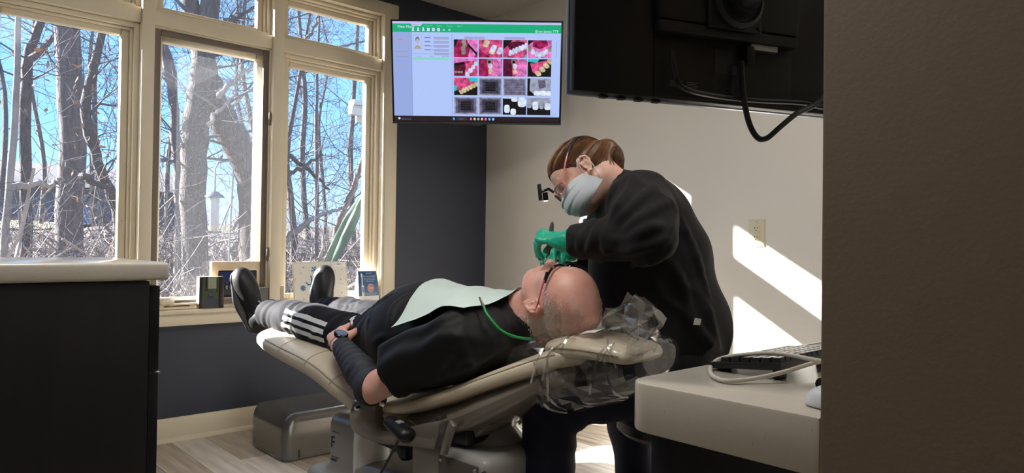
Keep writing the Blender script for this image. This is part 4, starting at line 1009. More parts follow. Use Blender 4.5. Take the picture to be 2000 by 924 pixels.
def pad_rows(st, n=36, e=.42):
    """st: (u, z_top, half_width, thickness); sections square to the profile"""
    P = spline([np.array(s) for s in st], 6); rows = []
    for i, p in enumerate(P):
        q0, q1 = P[max(i-1, 0)], P[min(i+1, len(P)-1)]; t = np.array((q1[0]-q0[0], q1[1]-q0[1])); t /= np.linalg.norm(t); nn = np.array((-t[1], t[0]))
        if nn[1] < 0: nn = -nn
        c = np.array((p[0], p[1]))-nn*p[3]/2; r = []
        for k in range(n):
            a = 2*PI*k/n; ca, sa = math.cos(a), math.sin(a)
            yy = math.copysign(abs(ca)**e, ca)*p[2]; hh = math.copysign(abs(sa)**e, sa)*p[3]/2
            if hh > 0: hh -= .18*p[3]*(yy/p[2])**4 - .0
            g = c+nn*hh; r.append(np.array((g[0], yy, g[1])))
        rows.append(r)
    return rows
def pad(name, st, m_, par, n=36, e=.42, caps=True, shrink=True):
    rows = pad_rows(st, n, e)
    if shrink:                                # rounded ends
        for end, sgn in ((0, 1), (-1, -1)):
            r = rows[end]; c = np.mean(r, 0); d_ = c-np.mean(rows[end+sgn], 0); d_ /= np.linalg.norm(d_); th = st[end][3]*.5
            extra = []
            for a in (.35, .7, 1.0, 1.3):
                s_ = math.cos(a); w_ = 1-(1-s_)*min(1, th*1.6/st[end][2]);
                extra.append([c+d_*th*math.sin(a)+np.array(((p-c)[0]*s_, (p-c)[1]*w_, (p-c)[2]*s_)) for p in r])
            rows = (extra[::-1]+rows) if end == 0 else (rows+extra)
    return MB().grid(rows, closed=True, cap=caps).build(name, m_, par, ang=60), rows
BACK = [(-.09, .682, .135, .062), (-.05, .668, .170, .064), (.0, .646, .205, .064), (.1, .600, .250, .060), (.2, .556, .275, .058), (.3, .518, .285, .058), (.40, .485, .285, .058), (.50, .464, .275, .055)]
LEG = [(.515, .446, .270, .080), (.62, .452, .270, .082), (.75, .492, .270, .095), (.88, .545, .276, .105), (1.0, .573, .278, .105), (1.15, .593, .278, .102), (1.28, .610, .274, .096), (1.36, .616, .258, .088)]
bp, brows = pad('back_cushion', BACK, M_vinyl, ch)
lp, lrows = pad('leg_cushion', LEG, M_vinyl, ch)
def seam(rows, frac, par, r=.0028, off=1.004):
    n = len(rows[0]); k = int(frac*n) % n
    c = [np.mean(rw, 0) for rw in rows]
    MB().tube([c[i]+(rows[i][k]-c[i])*off for i in range(4, len(rows)-4)], r, 6).build('seam', M_thread, par)
for fr_ in (.075, .425): seam(brows, fr_, bp); seam(lrows, fr_, lp)
for i in (10, 18, 26, 34):
    if i < len(lrows)-5:
        c = np.mean(lrows[i], 0); MB().tube([c+(p-c)*1.003 for p in lrows[i][:19]], .0022, 6).build('seam', M_thread, lp)
pad('back_shell', [(-.075, .625, .145, .055), (0., .592, .200, .080), (.1, .552, .250, .108), (.2, .510, .268, .118), (.3, .474, .265, .105), (.42, .442, .240, .070)], M_taupe, ch, e=.6)
pad('leg_pan', [(.60, .372, .20, .04), (.75, .392, .21, .04), (.9, .434, .20, .035), (1.1, .484, .18, .03), (1.25, .508, .16, .02)], M_taupe, ch, e=.6)
pad('seat_underside', [(.36, .420, .19, .05), (.45, .400, .23, .055), (.55, .385, .22, .05), (.65, .385, .19, .04)], M_vinyl, ch, e=.8)
# headrest
hr, hrows = pad('headrest', [(-.295, .700, .105, .052), (-.24, .711, .124, .060), (-.165, .714, .130, .062), (-.09, .708, .128, .060), (-.045, .698, .112, .054)], M_vinyl, ch, n=40, e=.5)
for fr_ in (.045, .455): seam(hrows, fr_, hr, .0030, 1.006)
MB().box((-.20, -.035, .585), (-.06, .035, .632), .01).tube([(-.10, 0, .62), (-.03, 0, .585), (.06, 0, .545)], .034, 12, flat=.6).build('headrest_bracket', M_dark, ch)
F_ = Field((-.16, -.12, .52), (.12, .12, .66), .005).cone((-.09, 0, .60), (.05, 0, .575), .035, .045, .01, flat=((0, 1, 0), 1.9))
mesh_from([F_.mesh(2)], 'headrest_socket', M_dark, ch)
# armrest carrier on the viewer's side
arm_px = [(692, 779), (684, 806), (684, 828), (692, 845), (712, 858), (732, 865), (762, 870), (798, 873), (850, 879), (858, 850), (861, 822), (810, 831), (770, 840), (750, 841), (737, 833), (731, 818), (730, 800), (736, 780)]
poly = [PV(x, y, .30) for x, y in arm_px]
MB().prism([(p[0], p[2]) for p in poly], lambda p, h: np.array((p[0], .250+h, p[1])), .056, .010).build('arm_bracket', M_taupe, ch)
def vnut(p, r, h, m_, name): MB().lathe([(0, 0), (r, 0), (r, h*.5), (r*.6, h), (0, h)], p, 16, ((0, 1, 0), (0, 0, 1), (1, 0, 0))[::1] if 0 else ((1, 0, 0), (0, 0, 1), (0, 1, 0))).build(name, m_, ch)
vnut(PV(701.5, 797, .307), .010, .016, M_chrome, 'bolt'); vnut(PV(739, 790, .30)-np.array((0, .02, 0)), .013, .012, M_chrome, 'bolt')
# swing support and grip bar under the back
sp = [PV(x, y, v) for x, y, v in ((862, 862, .22), (905, 858, .18), (948, 838, .14), (985, 812, .12), (1014, 785, .11), (1024, 762, .10), (1012, 742, .10))]
MB().tube(spline(sp, 6), [.030]*13+[.026]*12+[.018]*12, 12, flat=.75).build('grip_bar', M_taupe2, ch)
pl = [PV(x, y, .20) for x, y in ((862, 822), (872, 876), (905, 872), (940, 850), (965, 828), (930, 826))]
MB().prism([(p[0], p[2]) for p in pl], lambda p, h: np.array((p[0], .02+h, p[1])), .19, .012).build('swivel_arm', M_taupe, ch)
MB().lathe([(.06, 0), (.105, .0), (.110, .02), (.075, .055), (.07, .09), (0, .09)], (.20, .08, .355), 28).build('swivel_collar', M_taupe2, ch)
lv = [PV(x, y, .31) for x, y in ((872, 822), (881, 835), (862, 892), (853, 890), (862, 856), (866, 838))]
MB().prism([(p[0], p[2]) for p in lv], lambda p, h: np.array((p[0], .285+h, p[1])), .016, .003).build('lever', M_taupe, ch)
MB().box((.14, .06, .375), (.34, .24, .440), .012).build('pivot_block', M_dark, ch)
MB().lathe([(0, -.02), (.016, -.02), (.016, .02), (0, .02)], PV(868, 821, .26), 16, ((1, 0, 0), (0, 0, 1), (0, 1, 0))).build('pivot_pin', M_chrome, ch)
# black foot-control handpiece in its holder and its cord
c0 = PV(780, 838, .345)
F_ = Field(c0-np.array((.10, .06, .05)), c0+np.array((.10, .06, .05)), .004)
F_.cone(c0+np.array((.045, 0, .014)), c0+np.array((-.040, .005, -.010)), .018, .023, 0, flat=((0, 1, 0), 1.3))
mesh_from([F_.mesh(2)], 'hand_control', M_black, ch)
MB().box(c0+np.array((-.012, -.012, .012)), c0+np.array((.012, .012, .024)), .004).build('control_button', mat('button_grey', srgb(150, 160, 175), .3), ch)
MB().tube(spline([c0+np.array((-.005, 0, -.02)), PV(768, 880, .34), PV(752, 910, .33), PV(738, 940, .32), PV(735, 990, .30)], 6), .0042, 8).build('control_cord', M_black, ch)
F_ = Field((.44, .06, .22), (.66, .32, .36), .005).cone((.47, .2, .305), (.60, .2, .31), .032, .03, 0, flat=((0, 0, 1), .8)).cone((.47, .20, .28), (.44, .20, .285), .025, .02, .01)
mesh_from([F_.mesh(2)], 'holder_cup', M_black, ch)
for k, (x0_, x1_) in enumerate(((706, 716), (695, 704))): MB().tube(spline([PV(x0_, 848, .22), PV(x0_+3, 885, .22), PV(x1_+2, 930, .22), PV(x1_, 1010, .2)], 5), .006, 8).build('hose', M_black, ch)
# pedestal: front column with its emblem plate, skirt and rear housing
F_ = Field((.60, -.20, -.02), (1.16, .30, .40), .008)
F_.rbox((.80, .06, .165), (.165, .125, .165), .045, 0).rbox((.86, .06, .06), (.22, .155, .06), .05, .03); F_.half((0, 0, .001), (0, 0, -1.))
mesh_from([F_.mesh(2)], 'front_column', M_taupe2, ch)
F_ = Field((-.04, -.26, -.02), (.74, .34, .42), .008)
F_.rbox((.36, .05, .115), (.33, .215, .115), .04, 0).rbox((.20, .09, .18), (.17, .18, .185), .03, .02); F_.half((0, 0, .001), (0, 0, -1.))
mesh_from([F_.mesh(2)], 'pedestal', M_taupe2, ch)
MB().lathe([(.062, .0), (.062, .27), (.058, .335), (.02, .35), (0, .35)], (.655, .20, .01), 28).build('lift_column', mat('white_enamel', srgb(226, 226, 224), .25), ch)
MB().lathe([(.066, .0), (.066, .12), (.062, .125)], (.655, .20, .0), 28).build('column_sleeve', M_taupe2, ch)
pn = MB().box((.060, .2690, .14), (.225, .2755, .345), .006).build('access_panel', mat('olive_grey_plastic', srgb(88, 84, 78), .3), ch)
for u_, z_ in ((.07, .332), (.212, .332), (.07, .16), (.212, .16)): MB().lathe([(0, 0), (.006, 0), (.005, .003), (0, .003)], (u_, .2757, z_), 10, ((1, 0, 0), (0, 0, 1), (0, 1, 0))).build('screw', M_chrome, pn)
MB().lathe([(0, 0), (.011, 0), (.009, .008), (0, .009)], (.040, .2655, .325), 14, ((1, 0, 0), (0, 0, 1), (0, 1, 0))).build('socket', M_dark, ch)
# emblem on the side of the front column: a bracketed letter F over a small word
M_emb = mat('emblem_ink', srgb(40, 42, 52), .5); V_E = .1862
EM = Matrix(((-1, 0, 0, .93), (0, 0, 1, V_E), (0, 1, 0, .205), (0, 0, 0, 1)))
for z_ in (.030, -.062): MB().box((.875, V_E-.001, .235+z_), (.925, V_E+.0008, .236+z_)).build('emblem_rule', M_emb, ch)
text_mesh('emblem_letter', 'F', .062, M_emb, ch, EM, extrude=.0006); MB().box((.890, V_E-.001, .158), (.925, V_E+.0008, .166)).build('emblem_rule', M_emb, ch)
# utility box on the floor behind the chair
ub_ = empty('utility_box', (1.52, 3.10, 0), 0, 'low taupe utility cover box on the floor below the window', 'utility box')
F_ = Field((-.24, -.22, -.02), (.40, .24, .26), .007)
F_.rbox((.085, .01, .06), (.285, .185, .148), .034, 0)
F_.half((-.17, 0, .20), (-.75, 0, .66), 'cut', .03); F_.half((0, 0, .001), (0, 0, -1.))
mesh_from([F_.mesh(2)], 'cover', mat('grey_gloss_cover', srgb(92, 90, 86), .14, coat=.6), ub_)
MB().box((-.13, -.1785, .012), (-.122, -.1745, .05), .002).build('latch_slot', M_black, ub_); MB().box((.20, -.1785, .03), (.215, -.1745, .075), .004).build('cable_port', M_black, ub_)
# ------------------------------------------------------------------ people: shared head
def rotm(fwd, up):
    f = np.array(fwd, float); f /= np.linalg.norm(f); u = np.array(up, float); u -= f*(u@f); u /= np.linalg.norm(u); l = np.cross(u, f)
    return np.stack([f, l, u], 1)            # columns: forward, left, up
def head(F, O, R, s, neck_to=None, male=True, ear=(-.005, -.025), k=.012):
    """F: field; O: ear-level centre; R: columns forward/left/up; s: scale"""
    P = lambda x, y, z: O+s*(R@np.array((x, y, z)))
    E = lambda c, r, kk=k, mode='add', R2=None: F.ell(P(*c), np.array(r)*s, kk*s, mode, R if R2 is None else R2)
    C = lambda a, b, r1, r2, kk=k, mode='add', fl=None: F.cone(P(*a), P(*b), r1*s, r2*s, kk*s, mode, (R@np.array(fl[0]), fl[1]) if fl else None)
    E((-.014, 0, .042), (.100, .078, .086)); E((.034, 0, .040), (.060, .066, .066), .03)
    E((.040, 0, -.025), (.050, .056, .066), .03); E((.036, 0, -.068), (.048, .051, .040), .03)
    E((.076, 0, -.094), (.018, .024, .017), .025)
    if neck_to is not None:
        for a, b, r1, r2 in neck_to: F.cone(a, b, r1, r2, .03)
    for sg in (-1, 1):
        C((-.002, sg*.050, -.050), (.058, sg*.026, -.090), .017, .015, .025)
        C((.076, sg*.040, .022), (.088, sg*.012, .021), .008, .009, .014)
        E((.066, sg*.036, -.022), (.020, .020, .018), .02)
        E((.103, sg*.031, .002), (.014, .017, .011), .010, 'cut')
        E((.0815, sg*.031, .002), (.0125, .0135, .0125), .003)
        E((.080, sg*.031, .0075), (.0155, .0165, .010), .004)       # upper lid
        E((.100, sg*.0105, -.034), (.011, .0075, .0075), .008)
        E((.103, sg*.006, -.043), (.0055, .0035, .004), .003, 'cut')
    C((.088, 0, .012), (.109, 0, -.026), .0085, .0105, .012); E((.110, 0, -.029), (.011, .010, .010), .01)
    C((.090, -.018, -.062), (.096, 0, -.058), .005, .007, .008); C((.090, .018, -.062), (.096, 0, -.058), .005, .007, .008)
    C((.088, -.015, -.071), (.094, 0, -.073), .005, .0075, .008); C((.088, .015, -.071), (.094, 0, -.073), .005, .0075, .008)
    C((.094, -.021, -.0655), (.1035, 0, -.0655), .0018, .0025, .003, 'cut'); C((.094, .021, -.0655), (.1035, 0, -.0655), .0018, .0025, .003, 'cut')
    ex, ez = ear
    for sg in (-1, 1):
        q = lambda x, y, z: (ex+x, sg*(.071+y), ez+z)
        rim = [(.012, .004, .014), (.006, .010, .027), (-.008, .014, .031), (-.020, .015, .022), (-.022, .014, .006), (-.015, .012, -.010), (-.006, .009, -.022), (.004, .006, -.028), (.009, .003, -.022)]
        E(q(-.006, .003, .002), (.015, .006, .024), .004)
        for a, b in zip(rim[:-1], rim[1:]): C(q(*a), q(*b), .0046, .0046, .003)
        E(q(.002, .006, -.025), (.007, .004, .009), .004)
        C(q(-.012, .010, .018), q(-.012, .010, -.006), .0036, .0036, .003)
        E(q(.001, .014, -.001), (.0095, .0105, .014), .003, 'cut')
        C(q(-.0155, .017, .020), q(-.0165, .016, .0), .0022, .0022, .002, 'cut')
    return P
def skin(name, a, b, red=None):
    M = mat(name, srgb(*a), .42, col2=srgb(*b), vscale=16, sss=.12, bump=.12, bscale=190, detail=6); return M
def hand(F, wrist, fwd, back, s=1., curl=(.3, .5, .4), side=1, spread=.06, thumb=None, k=.008, base_k=.012):
    """wrist point, pointing direction, direction the back of the hand faces; side=+1 left hand. Five fingers bent at each knuckle"""
    f = np.array(fwd, float); f /= np.linalg.norm(f); b = np.array(back, float); b -= f*(b@f); b /= np.linalg.norm(b); l = np.cross(f, b)*side  # l: thumb side
    Wp = np.array(wrist, float)
    F.cone(Wp-f*.02*s, Wp+f*.02*s, .026*s, .027*s, base_k, flat=(b, .72))
    F.cone(Wp+f*.02*s+l*.006*s, Wp+f*.085*s+l*.012*s, .026*s, .020*s, base_k, flat=(b, .62)); F.cone(Wp+f*.02*s-l*.010*s, Wp+f*.078*s-l*.022*s, .022*s, .018*s, base_k, flat=(b, .62))
    tips = []
    for i, (off, L, r) in enumerate(((.030, .040, .0092), (.010, .045, .0096), (-.010, .042, .0092), (-.029, .033, .0082))):
        p = Wp+s*(f*(.090-.004*i*i*.6)+l*off); ang = 0; d = f+l*spread*(1.5-i)
        d /= np.linalg.norm(d); dn = -b
        for j, seg in enumerate((L, L*.62, L*.52)):
            ang += curl[j] if np.isscalar(curl[0]) else curl[i][j]
            dd = d*math.cos(ang)+dn*math.sin(ang); q = p+dd*seg*s
            F.cone(p, q, r*s*(1-.07*j), r*s*(1-.07*(j+1)), k if j == 0 else .003); p = q
        tips.append(p)
    T = thumb or [(.030, .032, -.008), (.058, .052, -.018), (.086, .058, -.026), (.108, .055, -.034)]
    for j in range(len(T)-1):
        a, c = T[j], T[j+1]; A = Wp+s*(f*a[0]+l*a[1]+b*a[2]); C = Wp+s*(f*c[0]+l*c[1]+b*c[2]); F.cone(A, C, (.017, .0125, .011, .009)[j]*s, (.0125, .011, .0095, .008)[j]*s, .01 if j == 0 else .003)
    return tips

# ------------------------------------------------------------------ the patient lying in the chair
pt = empty('person', (H0[0], H0[1], 0), RZ, 'person in black shirt lying back in the dental chair wearing a bib', 'person')
M_skinP = skin('patient_skin', (236, 168, 150), (246, 198, 182))
HO = np.array((-.004, 0, .797)); HR = rotm((.05, 0, 1), (-1, 0, .05)); HS = 1.07
FP = Field((-.19, -.16, .62), (.30, .16, .97), .0028)
neck = [(np.array((.055, 0, .765)), np.array((.20, 0, .690)), .062, .072), (np.array((.09, 0, .80)), np.array((.22, 0, .72)), .046, .07)]
PH_ = head(FP, HO, HR, HS, neck, ear=(-.004, -.034))
partsP = [FP.mesh(1)]
# arms: nearer (left) arm in view, resting the hand on the hip
S_, E_, W_ = np.array((.185, .215, .672)), np.array((.476, .332, .512)), np.array((.752, .276, .622))
FA = Field((.15, .02, .38), (1.02, .42, .80), .0038)
FA.cone(S_, S_+(E_-S_)*.5, .062, .056, .01).cone(S_+(E_-S_)*.5, E_, .056, .046, .015).cone(E_, E_+(W_-E_)*.35, .046, .046, .015).cone(E_+(W_-E_)*.35, W_, .046, .029, .015)
FA.ell(E_+np.array((.012, .008, -.018)), (.03, .03, .028), .02)
fw = np.array((.80, -.50, .26)); hb = np.array((-.05, .58, .82))
hand(FA, W_, fw, hb, 1.08, ((.30, .5, .4), (.32, .5, .4), (.36, .5, .4), (.42, .5, .4)), side=1, spread=.08, thumb=[(.022, .024, -.006), (.042, .046, -.012), (.064, .056, -.018), (.082, .056, -.026)])
partsP.append(FA.mesh(1))
FB = Field((.05, -.40, .38), (1.62, .30, .85), .012)
FB.ell((.32, 0, .645), (.20, .17, .11), .03).ell((.58, 0, .63), (.22, .165, .14), .03).cone((.78, .08, .58), (1.12, .13, .625), .075, .055, .03).cone((.78, -.08, .58), (1.12, -.13, .625), .075, .055, .03)
FB.cone((1.12, .13, .625), (1.50, .135, .650), .052, .036, .02).cone((1.12, -.13, .625), (1.50, -.135, .650), .052, .036, .02)
FB.cone((.185, -.215, .672), (.48, -.31, .55), .055, .042, .02).cone((.48, -.31, .55), (.70, -.20, .66), .040, .028, .02).cone((.70, -.20, .66), (.76, -.13, .675), .026, .022, .01)
FB.cone((.20, 0, .69), (.30, 0, .66), .07, .1, .02)
partsP.append(FB.mesh(1))
body = mesh_from(partsP, 'body', M_skinP, pt)
from mathutils.bvhtree import BVHTree
# T-shirt
M_tee = mat('black_jersey', srgb(20, 20, 24), .62, spec=.32, sheen=.04, bump=.05, bscale=400)
FT = Field((.06, -.46, .44), (.96, .46, .90), .006)
FT.ell((.30, 0, .645), (.22, .245, .150), .04).ell((.40, 0, .655), (.22, .225, .155), .05).ell((.60, 0, .640), (.235, .225, .192), .05).ell((.78, 0, .600), (.11, .205, .145), .05)
FT.cone((.17, .14, .69), (.205, .215, .675), .092, .096, .04).cone((.17, -.14, .69), (.205, -.215, .675), .092, .096, .04)
hemc = np.array((.414, .298, .572)); FT.cone((.205, .225, .672), hemc, .097, .088, .03); hemd = np.array((.40, -.29, .585)); FT.cone((.205, -.225, .672), hemd, .092, .082, .03)
FT.cone((.125, 0, .735), (.20, 0, .70), .080, .12, .04)
ad = (hemc-S_)/np.linalg.norm(hemc-S_)
w1 = swirl(3, 6, 34, (1, 1.4, 1)); w2 = swirl(8, 6, 60)
def tee_folds(X, Y, Z):
    armw = np.clip((np.abs(Y)-.17)/.08, 0, 1)*np.clip((.50-X)/.1, 0, 1)
    pull = np.sin(70*(X*.55+Z*.9-np.abs(Y)*.35)+2.2*w1(X, Y, Z))
    return .0055*w1(X, Y, Z)*(1-.7*np.exp(-((X-.58)/.16)**2))+.006*armw*pull+.0012*w2(X, Y, Z)+.004*np.exp(-((X-.80)/.06)**2)*np.sin(X*160+Y*20+3*w1(X, Y, Z))
FT.wave(tee_folds)
FT.half(hemc+ad*.006, ad, 'cut', .006) if False else None
# cut the sleeve ends square and the neckline round
sl, X, Y, Z = FT.sub((.30, .20, .40), (.62, .46, .72)); dd = -((X-hemc[0])*ad[0]+(Y-hemc[1])*ad[1]+(Z-hemc[2])*ad[2]); near = np.sqrt((X-hemc[0])**2+(Y-hemc[1])**2+(Z-hemc[2])**2) < .15
FT.F[sl] = np.where(near, np.maximum(FT.F[sl], -dd), FT.F[sl])
FT.cone((.02, 0, .83), (.155, 0, .725), .085, .069, .006, 'cut')
FT.cone(hemc+ad*.03, hemc-ad*.05, .074, .066, .004, 'cut')
CAMP = np.array(((-H0)@EU, (-H0)@EV, HC))
def vq_bvh(V, Q): return BVHTree.FromPolygons([tuple(v) for v in V], [tuple(int(i) for i in q) for q in Q])
def ridges(F, cam_, fn, lines, r=.010, sink=.005, k=.014):
    """raise soft cloth folds along lines seen on the cloth"""
    tr_ = vq_bvh(*F.mesh(0))
    for ln in lines:
        P = []
        for x, y in spline([np.array(p, float) for p in ln], 3):
            d_ = fn(x, y)-cam_; d_ /= np.linalg.norm(d_); h_ = tr_.ray_cast(Vector(cam_), Vector(d_))
            if h_[0] is not None:
                n_ = np.array(h_[1]); n_ = n_ if n_@d_ < 0 else -n_
                if not P or np.linalg.norm(np.array(h_[0])-P[-1]-n_*0) < .12: P.append(np.array(h_[0])-n_*sink)
        for i_ in range(len(P)-1):
            t0, t1 = i_/max(1, len(P)-1), (i_+1)/max(1, len(P)-1); f_ = lambda t: r*(.45+.55*math.sin(PI*(.1+.8*t)))
            F.cone(P[i_], P[i_+1], f_(t0), f_(t1), k)
ridges(FT, CAMP, lambda x, y: PV(x, y, .2), [[(842, 615), (836, 650), (815, 695)], [(872, 608), (856, 660), (832, 725)], [(905, 618), (896, 680), (862, 738)], [(808, 632), (786, 680), (770, 720)], [(935, 630), (965, 672), (932, 715)], [(990, 595), (996, 625), (1010, 650)],
    [(716, 640), (730, 600), (765, 574)], [(728, 668), (760, 655), (830, 652)], [(760, 640), (770, 600), (800, 575)], [(880, 640), (910, 690), (890, 730)], [(1000, 660), (960, 690), (900, 725)]], .009, .0055)
tee = mesh_from([FT.mesh(1)], 'shirt', M_tee, pt)
MB().tube([hemc-ad*.012+(.0885+.001)*(np.cross(ad, (0, 0, 1.))/np.linalg.norm(np.cross(ad, (0, 0, 1.)))*math.cos(a)+np.cross(ad, np.cross(ad, (0, 0, 1.)))/np.linalg.norm(np.cross(ad, (0, 0, 1.)))*math.sin(a)) for a in np.linspace(0, 2*PI, 33)], .0018, 5).build('hem_stitch', mat('black_thread', srgb(34, 34, 40), .6), tee)
# tracksuit trousers
M_trk = mat('black_tricot', srgb(30, 31, 38), .8, spec=.2, sheen=.04)
FQ = Field((.66, -.26, .46), (1.60, .26, .80), .006)
legs = {}
for sg in (1, -1):
    hip, kn, an = np.array((.80, sg*.085, .585)), np.array((1.13, sg*.130, .638)), np.array((1.515, sg*.140, .655)); legs[sg] = (hip, kn, an)
    FQ.cone(hip, kn, .094, .078, .03).cone(kn, kn+(an-kn)*.45, .078, .074, .03).cone(kn+(an-kn)*.45, an, .074, .058, .03)
FQ.ell((.78, 0, .585), (.10, .180, .125), .04)
w3 = swirl(21, 6, 46, (1.5, .6, 1)); 
def trk_folds(X, Y, Z):
    cr = np.exp(-((X-.93)/.07)**2)*np.sin(95*(X+.5*Z-.3*np.abs(Y))+2.5*w3(X, Y, Z))*.005
    kn = np.exp(-((X-1.22)/.06)**2)*np.sin(120*(X-.6*Z)+2*w3(X, Y, Z))*.0045
    an = np.exp(-((X-1.42)/.07)**2)*np.sin(110*(X+.4*Z)+2*w3(X, Y, Z))*.004
    return .003*w3(X, Y, Z)+cr+kn+an
FQ.wave(trk_folds)
ridges(FQ, CAMP, lambda x, y: PV(x, y, .13), [[(655, 590), (680, 596), (712, 588)], [(668, 606), (690, 610), (716, 602)], [(640, 596), (648, 612), (640, 632)], [(590, 630), (604, 618), (612, 600)], [(566, 612), (560, 625), (556, 640)], [(612, 640), (616, 650), (606, 664)], [(690, 640), (705, 628), (722, 622)]], .008, .0045)
FQ.half((1.512, 0, .65), (1, 0, .04), 'cut', .004)
for sg in (1, -1): FQ.cone(legs[sg][2]+np.array((.03, 0, 0)), legs[sg][2]-np.array((.05, 0, 0)), .048, .044, .004, 'cut')
trk = mesh_from([FQ.mesh(1)], 'trousers', M_trk, pt)
# three white stripes down the outer side of each leg, laid on the cloth
def bvh(o): return BVHTree.FromPolygons([v.co[:] for v in o.data.vertices], [p.vertices[:] for p in o.data.polygons])
tb_ = bvh(trk); M_stripe = mat('white_stripe', srgb(226, 230, 232), .5)
def lay(tree_, o, d, off=.0016):
    h = tree_.ray_cast(Vector([float(c) for c in o]), Vector([float(c) for c in d]))
    return None if h[0] is None else np.array(h[0])+off*(-np.array(d)/np.linalg.norm(d)*.3+np.array(h[1])*np.sign(-(np.array(h[1])@np.array(d))))
for sg in (1, -1):
    for j in range(3):
        mb = MB(); rows = []
        for i in range(34):
            u_ = .975+i*.0085; kx = np.interp(u_, [.8, 1.13, 1.515], [legs[sg][q][1] for q in range(3)]); kz_ = np.interp(u_, [.8, 1.13, 1.515], [legs[sg][q][2] for q in range(3)])
            r = []
            for a in (-.085, -.03, .03, .085):
                an_ = .40-j*.36+a*1.25+ (.12 if u_ < 1.15 else .12+(u_-1.15)*.9) 
                d_ = np.array((0, -sg*math.cos(an_), -math.sin(an_))); o_ = np.array((u_, kx, kz_))-d_*.25
                h = lay(tb_, o_, d_); r.append(h if h is not None else o_+d_*.17)
            rows.append(r)
        mb.grid(rows).build('stripe', M_stripe, trk, fix=False)
lg = MB()
for k_, (x_, w_) in enumerate(((0, .014), (.012, .022), (.024, .030))):
    pass
lc = PV(690, 622, .13)
for k_ in range(3):
    rows = []
    for i in range(4):
        t_ = i/3; r = []
        for e_ in (0, 1):
            u_ = lc[0]-.030+k_*.012+e_*.008+.010*t_; v_ = .155-.012*k_*.4-(.012+.011*k_)*t_
            h = lay(tb_, (u_, v_, .95), (0, 0, -1.), .002); r.append(h)
        rows.append(r)
    if all(p is not None for r in rows for p in r): lg.grid(rows)
if lg.v: lg.build('logo_print', M_stripe, trk, fix=False)
# compression sleeve and wrist watch
M_slv = mat('charcoal_compression_knit', srgb(46, 48, 56), .6, bump=.2, bscale=60)
FS = Field((.40, .20, .40), (.74, .42, .68), .004); fdir = (W_-E_)/np.linalg.norm(W_-E_)
FS.cone(E_+fdir*.0, E_+(W_-E_)*.35, .0515, .0515, .0).cone(E_+(W_-E_)*.35, W_-fdir*.020, .0515, .0345, .01).cone(E_, E_-(E_-S_)*.06, .051, .051, .02).ell(E_+np.array((.014, .010, -.020)), (.034, .034, .032), .02)
def rib(X, Y, Z):
    t = (X-E_[0])*fdir[0]+(Y-E_[1])*fdir[1]+(Z-E_[2])*fdir[2]
    return .0016*np.sin(t*190+2*w1(X, Y, Z))*np.clip((t-.02)/.05, 0, 1)
FS.wave(rib)
pe = E_-(E_-S_)/np.linalg.norm(E_-S_)*.008; nrm = -(ad*.6+fdir*.5); FS.half(pe+np.array((0, 0, .012)), nrm, 'cut', .002); FS.half(W_-fdir*.026, fdir, 'cut', .002)
mesh_from([FS.mesh(1)], 'arm_sleeve', M_slv, pt)
wc = W_-fdir*.004; wu = hb-fdir*(hb@fdir); wu /= np.linalg.norm(wu); wl = np.cross(fdir, wu)
wt = MB().tube([wc+(.0315)*(wl*math.cos(a)+wu*math.sin(a)*.84) for a in np.linspace(0, 2*PI, 41)], .0085, 8, flat=.30)
ww = wt.build('wristwatch', mat('watch_strap', srgb(24, 24, 27), .45), pt)
wd = (wu*.78+wl*.62); wd /= np.linalg.norm(wd); w2_ = np.cross(wd, fdir); w3_ = np.cross(w2_, wd); A3 = np.stack([w2_, w3_, wd], 1)
MB().lathe([(0, -.004), (.0235, -.004), (.025, .0), (.025, .005), (.0215, .008), (.0205, .007), (0, .007)], wc+wd*.0305, 28, A3).build('watch_case', mat('watch_case_black', srgb(30, 30, 34), .25, .7), ww)
MB().lathe([(0, 0), (.0203, 0), (.0203, .0006), (0, .0008)], wc+wd*.0378, 28, A3).build('watch_dial', mat('watch_glass', srgb(86, 104, 124), .08), ww)
for an_, L_h in ((.4, .013), (2.2, .009)): MB().tube([wc+wd*.0388, wc+wd*.0388+(w2_*math.cos(an_)+w3_*math.sin(an_))*L_h], .0006, 4).build('watch_hand', M_card, ww)
